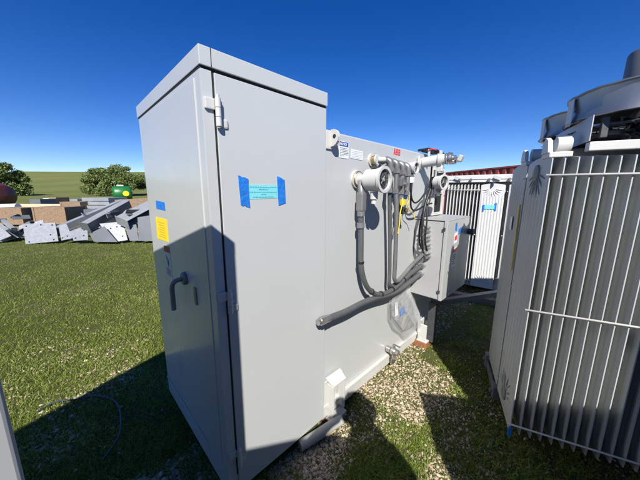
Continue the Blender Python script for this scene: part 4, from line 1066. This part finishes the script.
def channel(label, A, B_, w, h, m, group='long steel sections lying in the heap', cat='steel beam', name='steel_beam', gussets=0, lean=0., flip=1):
    A, B_ = Vector(A), Vector(B_); d = (B_ - A); L = d.length; root = thing(name, label, cat, (A.x, A.y, min(A.z, B_.z)), 0, group)
    x = d.normalized(); y = Vector((0, 0, 1)).cross(x).normalized(); z = x.cross(y)
    q = Matrix.Rotation(lean, 3, x); y = q @ y; z = q @ z
    y = y * flip
    Mx = Matrix(((x.x, y.x, z.x, A.x), (x.y, y.y, z.y, A.y), (x.z, y.z, z.z, A.z), (0, 0, 0, 1)))
    s = MB(); s.box((0, -w / 2, -h), (L, -w / 2 + .018, -.0185), 0); s.bm.transform(Mx); s.build('web', m, root)
    s = MB(); s.box((0, -w / 2, -.018), (L, w / 2, 0), .002); s.bm.transform(Mx); s.build('flange', M['galv'], root)
    s = MB(); s.box((0, -w / 2, -h - .0185), (L, w / 2, -h - .0005), .002); s.bm.transform(Mx); s.build('flange', M['galv'], root)
    s = MB(); s.box((-.018, -w / 2 - .03, -h - .05), (-.001, w / 2 + .03, .03), .002); s.bm.transform(Mx); s.build('end_plate', m, root)
    for k in range(gussets):
        t = (k + .6) / gussets * L; s = MB(); s.slab([(t, w / 2, -.019), (t, -w / 2 + .019, -.019), (t, -w / 2 + .019, -h), ], .015, (1, 0, 0)); s.bm.transform(Mx); s.build('gusset', m, root)
    return root
plate('square galvanised plate with corner holes at the front left of the heap', [(-.857, 12.5, .559), (-.122, 11.909, .596), (-.123, 11.628, .03), (-.858, 12.218, -.054)], .02, None, ((.1, .12), (.55, .08), (.9, .12), (.12, .9), (.88, .85), (.8, .6)))
plate('pale plate leaning outward at the far left end of the heap', [(-1.677, 13.67, .555), (-1.415, 13.409, .455), (-1.181, 12.893, .172), (-1.569, 12.998, -.031)])
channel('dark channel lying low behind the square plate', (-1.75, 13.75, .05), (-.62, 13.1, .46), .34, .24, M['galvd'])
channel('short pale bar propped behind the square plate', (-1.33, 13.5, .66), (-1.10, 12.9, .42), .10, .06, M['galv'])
channel('longest beam sloping up from behind the square plate', (-.25, 12.32, .36), (1.80, 12.75, 1.28), .30, .22, M['galvd'])  # dark web below the pale flange paints the shaded side
channel('dark box beam sloping up across the middle of the heap', (.50, 10.93, .60), (1.80, 11.86, 1.27), .25, .26, M['galvd'], lean=.1)  # dark steel paints the shaded side of this beam
plate('narrow bent plate right of the square plate', [(-.055, 11.772, .505), (.123, 11.595, .569), (.217, 11.218, .134), (-.059, 11.423, .071)], .02, None, ((.2, .85), (.8, .8)))
plate('tapered plate under the low end of the dark box beam', [(.179, 11.398, .325), (.564, 11.014, .546), (.568, 10.869, .084), (.206, 11.159, .063)], .02, None, ((.15, .8), (.6, .85), (.75, .35)))
plate('pale plate with scattered holes right of the box beam', [(.90, 11.05, .54), (1.447, 10.699, .622), (1.472, 10.25, .04), (1.10, 10.40, .012)], .02, None, ((.3, .3), (.6, .25), (.85, .5), (.55, .75), (.8, .85)))
plate('wedge plate coloured dark for shade under the raised box beam', [(.623, 10.995, .25), (.945, 10.674, .505), (1.208, 10.201, .022), (.651, 10.756, .032)], .02, M['galvd'])  # its shade is put into the darker steel colour
channel('ribbed channel with triangular gussets at the right of the heap', (1.38, 10.25, .74), (2.42, 10.75, 1.22), .42, .24, M['galv'], gussets=5, lean=.35, flip=-1)
plate('upright plate coloured dark for shade beside the tall cabinet, right end of the heap', [(1.746, 9.977, .782), (2.20, 9.70, .86), (2.15, 9.50, .023), (1.701, 9.881, .041)], .02, M['galvd'])  # darker steel colour stands for the shade on it
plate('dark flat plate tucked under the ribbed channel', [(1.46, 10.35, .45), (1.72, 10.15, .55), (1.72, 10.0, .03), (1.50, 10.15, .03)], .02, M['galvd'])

def crate(label, A, B_, depth, h, m=None):
    """OSB crate whose near face runs from A to B (on the ground)"""
    A, B_ = Vector(A), Vector(B_); d = (B_ - A); L = d.length; rz = math.atan2(d.y, d.x)
    root = thing('osb_crate', label, 'crate', (A.x, A.y, GZ), rz, 'chipboard crates on the grass')
    s = MB(); s.box((0, .0, .08), (L, depth, h), .004); s.build('crate_box', m or M['osb'], root, world=False)
    s = MB()
    for t in (0.02, .5, .98): s.box((L * t - .04, -.0205, .08), (L * t + .04, -.0005, h), .002) if t != .5 else None
    s.build('batten', M['osb2'], root, world=False)
    s = MB()
    for t in (.05, .5, .95): s.box((L * t - .045, .02, -.02), (L * t + .045, depth - .02, .079)); 
    s.build('skid', M['plank'], root, world=False)
    return root
crate('chipboard crate at the left edge beyond the steel heap', (-2.35, 19.6, 0), (-1.22, 18.44, 0), 1.0, .86)
crate('chipboard crate directly above the square steel plate', (-.871, 18.37, 0), (.221, 17.28, 0), 1.1, .90)
crate('small pale chipboard crate among the far stacks', (.13, 21.75, 0), (.95, 20.95, 0), 1.0, 1.02)
c_ = crate('tilted chipboard crate behind the ribbed channel', (1.70, 13.1, 0), (2.65, 11.9, 0), .9, 1.32); c_.rotation_euler[1] = -.06
def stack(label, A, B_, depth, h, n, m, name='sheet_stack', cat='stack', group='bundled stock beyond the crates', skew=.05, pallet=True):
    A, B_ = Vector(A), Vector(B_); d = B_ - A; L = d.length
    root = thing(name, label, cat, (A.x, A.y, GZ), math.atan2(d.y, d.x), group)
    z0 = .13 if pallet else 0; hh = (h - z0) / n
    for i in range(n):
        o1, o2 = rnd.uniform(-skew, skew), rnd.uniform(-skew, skew)
        MB().box((o1, o2, z0 + i * hh), (L * rnd.uniform(.88, 1.0) + o1, depth + o2, z0 + (i + .86) * hh), .01).build('bundle', m, root, world=False)
    if pallet:
        s = MB(); s.box((0, 0, .09), (L, depth, .125))
        for t in (.06, .5, .94): s.box((L * t - .05, .0, -.02), (L * t + .05, depth, .088))
        s.build('pallet', M['plank'], root, world=False)
    return root
stack('high stack of bundled galvanised parts left of the green tank', (1.114, 21.476, 0), (2.398, 20.198, 0), 1.6, 1.28, 5, M['galv'], skew=.14)
stack('low grey bundle between the two chipboard crates', (-1.269, 19.051, 0), (-.92, 18.70, 0), .8, .78, 4, M['galv'])
stack('pallet of dark parts behind the long beam', (.831, 16.818, 0), (1.575, 16.076, 0), 1.1, .82, 3, M['galvd'])
fr_mats = ('roll', 'galv', 'iron', 'galvd', 'plank', 'galv', 'roll', 'osb2', 'galv', 'iron')
for i in range(16):
    t = (i + rnd.uniform(-.25, .25)) / 15; dist = rnd.choice((0, 1.8, 3.6, -2.2)); bx_, by_ = -2.6 + 4.6 * t, 32.6 - 5.0 * t
    sc2 = 1 + dist / 30.; w2 = rnd.uniform(.35, .95)
    stack('goods on a pallet in the far row between the crates and the field', (bx_ * sc2, by_ * sc2, 0), (bx_ * sc2 + w2 * .72, by_ * sc2 - w2 * .70, 0), rnd.uniform(.7, 1.3), rnd.uniform(.45, 1.22), rnd.choice((1, 2, 3, 4)), M[fr_mats[i % 10]], group='palletised goods in the far row', skew=.08)
for i in range(26):
    t = rnd.random(); bx_, by_ = -1.5 + 3.9 * t + rnd.uniform(-.1, .1), 13.3 - 2.9 * t + rnd.uniform(-.2, .5); z_ = rnd.uniform(.05, .75)
    z_ += .25 * t; a_ = rnd.uniform(0, 3.14); l_ = rnd.uniform(.25, 1.1); u_ = Vector((math.cos(a_), math.sin(a_), rnd.uniform(-.4, .5))).normalized(); v_ = u_.cross(Vector((rnd.uniform(-1, 1), rnd.uniform(-1, 1), .6))).normalized()
    c_ = Vector((bx_, by_, z_)); s = MB(); w_ = rnd.uniform(.05, .16)
    s.slab([c_ - u_ * l_ / 2 - v_ * w_ / 2, c_ + u_ * l_ / 2 - v_ * w_ / 2, c_ + u_ * l_ / 2 + v_ * w_ / 2, c_ - u_ * l_ / 2 + v_ * w_ / 2], .014)
    if i % 2: n3_ = u_.cross(v_).normalized(); s.slab([c_ - u_ * l_ / 2 - v_ * w_ / 2, c_ + u_ * l_ / 2 - v_ * w_ / 2, c_ + u_ * l_ / 2 - v_ * w_ / 2 + n3_ * w_, c_ - u_ * l_ / 2 - v_ * w_ / 2 + n3_ * w_], .014)
    o = s.build('steel_offcut', M['spangle'] if i % 3 else M['galvd']); tag(o, 'short steel offcut lodged among the beams and plates of the heap', 'steel offcut', 'steel offcuts in the heap')
stack('pale pallets just right of the dark parts', (1.72, 17.6, 0), (2.5, 16.8, 0), 1.2, .66, 3, M['roll'])
stack('grey crated goods beside the green tank', (2.9, 26.8, 0), (4.2, 25.4, 0), 1.5, 1.0, 3, M['galv'])
PB = thing('long_crate', 'long low brown timber box with a pale plank on its edge', 'crate', (-1.95, 25.93, GZ), math.atan2(23.67 - 25.91, .329 + 1.918))
s = MB(); s.box((0, 0, -.01), (3.2, 2.6, .70), .01); s.build('crate_box', wood('brown_boards', (.13, .075, .045), (.30, .18, .11), 3), PB, world=False)
s = MB(); s.box((-.02, -.05, .62), (3.2, -.001, .82), .004); s.build('plank', M['plank'], PB, world=False)
o = MB().cyl((-2.45, 24.3, .62), (-1.65, 23.5, .66), .19, 20).build('fabric_roll', M['roll']); tag(o, 'white roll lying on the left chipboard crate line', 'roll')
RS = thing('roll_trestle', 'low timber trestle carrying the white roll', 'trestle', (-2.05, 23.9, GZ), math.atan2(-.8, .8))
s = MB(); s.box((-.55, -.25, .40), (.55, .25, .44)); s.build('trestle_top', M['plank'], RS, world=False)
for sx in (-.48, .48):
    for sy in (-.2, .2): MB().box((sx - .04, sy - .04, -.02), (sx + .04, sy + .04, .399)).build('leg', M['plank'], RS, world=False)
for i in range(9):
    x_, y_ = (rnd.uniform(-3.5, 3.2), rnd.uniform(14.5, 27)); l_ = rnd.uniform(.8, 2.0); a_ = rnd.uniform(-1.2, .2)
    dx_, dy_ = math.cos(a_) * l_, math.sin(a_) * l_
    o = MB().slab([(x_, y_, GZ - .01), (x_ + dx_, y_ + dy_, GZ - .01), (x_ + dx_ - .1 * math.sin(a_), y_ + dy_ + .1 * math.cos(a_), GZ - .01), (x_ - .1 * math.sin(a_), y_ + .1 * math.cos(a_), GZ - .01)], .10 + .12 * rnd.random(), (0, 0, 1)).build('timber_piece', M['osb2'] if i % 2 else M['plank'])
    tag(o, 'loose timber piece lying in the grass among the crates', 'timber', 'loose timber pieces between the crates')
# green baler-like tank with a yellow disc
GT = thing('green_tank', 'green rounded tank with a yellow disc in front of the oak', 'tank', (6.085, 41.934, GZ), math.atan2(-41.9, -6.1) + math.pi / 2)
s = MB(); s.lathe((-.98, 0, 1.30), (1, 0, 1.30), [(0, 0), (0, .62), (.06, .86), (.25, 1.0), (1.70, 1.0), (1.9, .86), (1.96, .62), (1.96, 0)], 40); s.build('tank_shell', M['green'], GT, world=False)
s = MB(); s.box((-.9, -.5, .1), (-.7, .5, .6)); s.box((.7, -.5, .1), (.9, .5, .6)); s.build('saddle', M['iron'], GT, world=False)
for sx in (-.8, .8): MB().cyl((sx - .12, -1.02, .32), (sx + .12, -1.02, .32), .34, 20).build('wheel', M['black'], GT, world=False)
s = MB(); s.cyl((.35, -1.0, 1.35), (.35, -1.05, 1.35), .33, 24); s.build('yellow_disc', M['yellow'], GT, world=False)
s = MB(); s.box((-.5, -.1, 2.25), (.2, .2, 2.42), .03); s.build('hatch', M['paper'], GT, world=False)
# maroon barrel-shaped tank at the left edge
MT = thing('maroon_tank', 'maroon round-ended tank at the left edge of the lawn', 'tank', (-3.9, 40.5, GZ), math.atan2(39.356 - 40.791, -2.662 + 4.102))
s = MB(); s.lathe((-4.2, 0, 1.15), (9, 0, 1.15), [(0, 0), (0, .9), (.2, 1.15), (4.4, 1.2), (4.8, 1.0), (4.95, .6), (5.0, 0)], 40); s.build('tank_shell', M['maroon'], MT, world=False)
s = MB(); s.box((-3.6, -.6, -.02), (-3.3, .6, .4)); s.box((.6, -.6, -.02), (.9, .6, .4)); s.build('saddle', M['iron'], MT, world=False)

# ------------------------------------------------------------------ oaks
def oak(label, x, y, h, w, seed, nleaf):
    rr = np.random.default_rng(seed); z0 = float(ground_z(x, y)); root = thing('oak_tree', label, 'tree', (x, y, z0), 0, 'oaks below the hill')
    s = MB(); s.tube([(0, 0, -.3), (0, .05, h * .12), (.1, 0, h * .3)], [w * .05, w * .036, w * .03], 12, 3)
    ends = []
    for k in range(11):
        t = 2 * math.pi * k / 11 + rr.random() * .5; l = w * (.22 + .2 * rr.random()); zz = h * (.35 + .45 * rr.random())
        e = (math.cos(t) * l, math.sin(t) * l, zz); ends.append(e)
        s.tube([(.05, 0, h * .2), (e[0] * .45, e[1] * .45, h * .28 + zz * .2), e], [w * .022, w * .014, w * .004], 8, 3)
    s.build('trunk', M['bark'], root, world=False)
    # clumps
    cl = []
    for k in range(95):
        t = rr.random() * 6.283; q = math.sqrt(rr.random()) * .5 * w; zz = h * (.10 + .84 * rr.random() * math.sqrt(max(0, 1 - (q / (.55 * w)) ** 2)))
        if zz < h * .22 and q < w * .30: zz = h * .3
        cl.append((math.cos(t) * q, math.sin(t) * q, zz, w * (.035 + .085 * rr.random() ** 1.5)))
    cl = np.array(cl); idx = rr.integers(0, len(cl), nleaf); c = cl[idx]
    d = rr.normal(size=(nleaf, 3)); d /= np.linalg.norm(d, axis=1)[:, None]; d *= (rr.random((nleaf, 1)) ** .4)
    P0 = c[:, :3] + d * c[:, 3:4] * np.array([1.25, 1.25, .85]) + rr.normal(size=(nleaf, 3)) * w * .012
    u = rr.normal(size=(nleaf, 3)); u /= np.linalg.norm(u, axis=1)[:, None]; v = np.cross(u, rr.normal(size=(nleaf, 3))); v /= np.linalg.norm(v, axis=1)[:, None]
    sz = (.16 + .2 * rr.random((nleaf, 1))) * w / 20
    V_ = np.stack([P0 - u * sz, P0 - v * sz * .7, P0 + u * sz, P0 + v * sz * .7], 1)
    me = bpy.data.meshes.new('crown'); me.vertices.add(nleaf * 4); me.vertices.foreach_set('co', V_.ravel())
    me.loops.add(nleaf * 4); me.loops.foreach_set('vertex_index', np.arange(nleaf * 4)); me.polygons.add(nleaf); me.polygons.foreach_set('loop_start', np.arange(nleaf) * 4); me.update(calc_edges=True)
    me.materials.append(M['leafdark']); o = bpy.data.objects.new('crown', me); COL.objects.link(o); o.parent = root
    return root
oak('spreading oak on the field behind the green tank', 15.6, 112.9, 10.6, 17., 3, 60000)
oak('dark oak at the left edge of the field', -16.2, 131.0, 12.0, 20., 5, 60000)

# ------------------------------------------------------------------ camera, light, sky
cam = bpy.data.cameras.new('camera'); cam.sensor_fit = 'HORIZONTAL'; cam.sensor_width = 36.; cam.lens = 36. * 261.87 / 640.
cam.clip_start = .03; cam.clip_end = 6000
co_ = bpy.data.objects.new('camera', cam); COL.objects.link(co_)
F = Vector((math.cos(YAW) * math.cos(PITCH), math.sin(YAW) * math.cos(PITCH), -math.sin(PITCH)))
Rt = Vector((math.sin(YAW), -math.cos(YAW), 0)); Up = Rt.cross(F)
mr = Matrix((Rt, Up, -F)).transposed() @ Matrix.Rotation(.0046, 3, 'Z')
co_.matrix_world = Matrix.Translation((0, 0, 1.6)) @ mr.to_4x4()
sc.camera = co_
SUN = Vector((-.826, -.806, 1.)).normalized()
el = math.asin(SUN.z); az = math.atan2(SUN.x, SUN.y)
sl = bpy.data.lights.new('sun', 'SUN'); sl.energy = 5.0; sl.angle = R(.53); sl.color = (1., .955, .89)
so = bpy.data.objects.new('sun', sl); COL.objects.link(so); so.rotation_euler = SUN.to_track_quat('Z', 'Y').to_euler(); so.location = (-10, -10, 12)
w = bpy.data.worlds.new('World'); sc.world = w; w.use_nodes = True; nt = w.node_tree
bgn = nt.nodes['Background']; sky = nt.nodes.new('ShaderNodeTexSky'); sky.sky_type = 'NISHITA'; sky.sun_disc = False
sky.sun_elevation = el; sky.sun_rotation = az % (2 * math.pi); sky.altitude = 300; sky.air_density = .8; sky.dust_density = 0.; sky.ozone_density = 3.
hs = nt.nodes.new('ShaderNodeHueSaturation'); hs.inputs['Saturation'].default_value = 1.36; hs.inputs['Hue'].default_value = .517; hs.inputs['Value'].default_value = 1.65; nt.links.new(sky.outputs[0], hs.inputs['Color']); nt.links.new(hs.outputs[0], bgn.inputs[0]); bgn.inputs[1].default_value = .055
sc.view_settings.view_transform = 'Standard'; sc.view_settings.look = 'None'; sc.view_settings.exposure = .60; sc.view_settings.gamma = 1; sc.view_settings.use_curve_mapping = False
sc.render.engine = 'CYCLES'
sc.cycles.transparent_max_bounces = 12; sc.cycles.max_bounces = 6
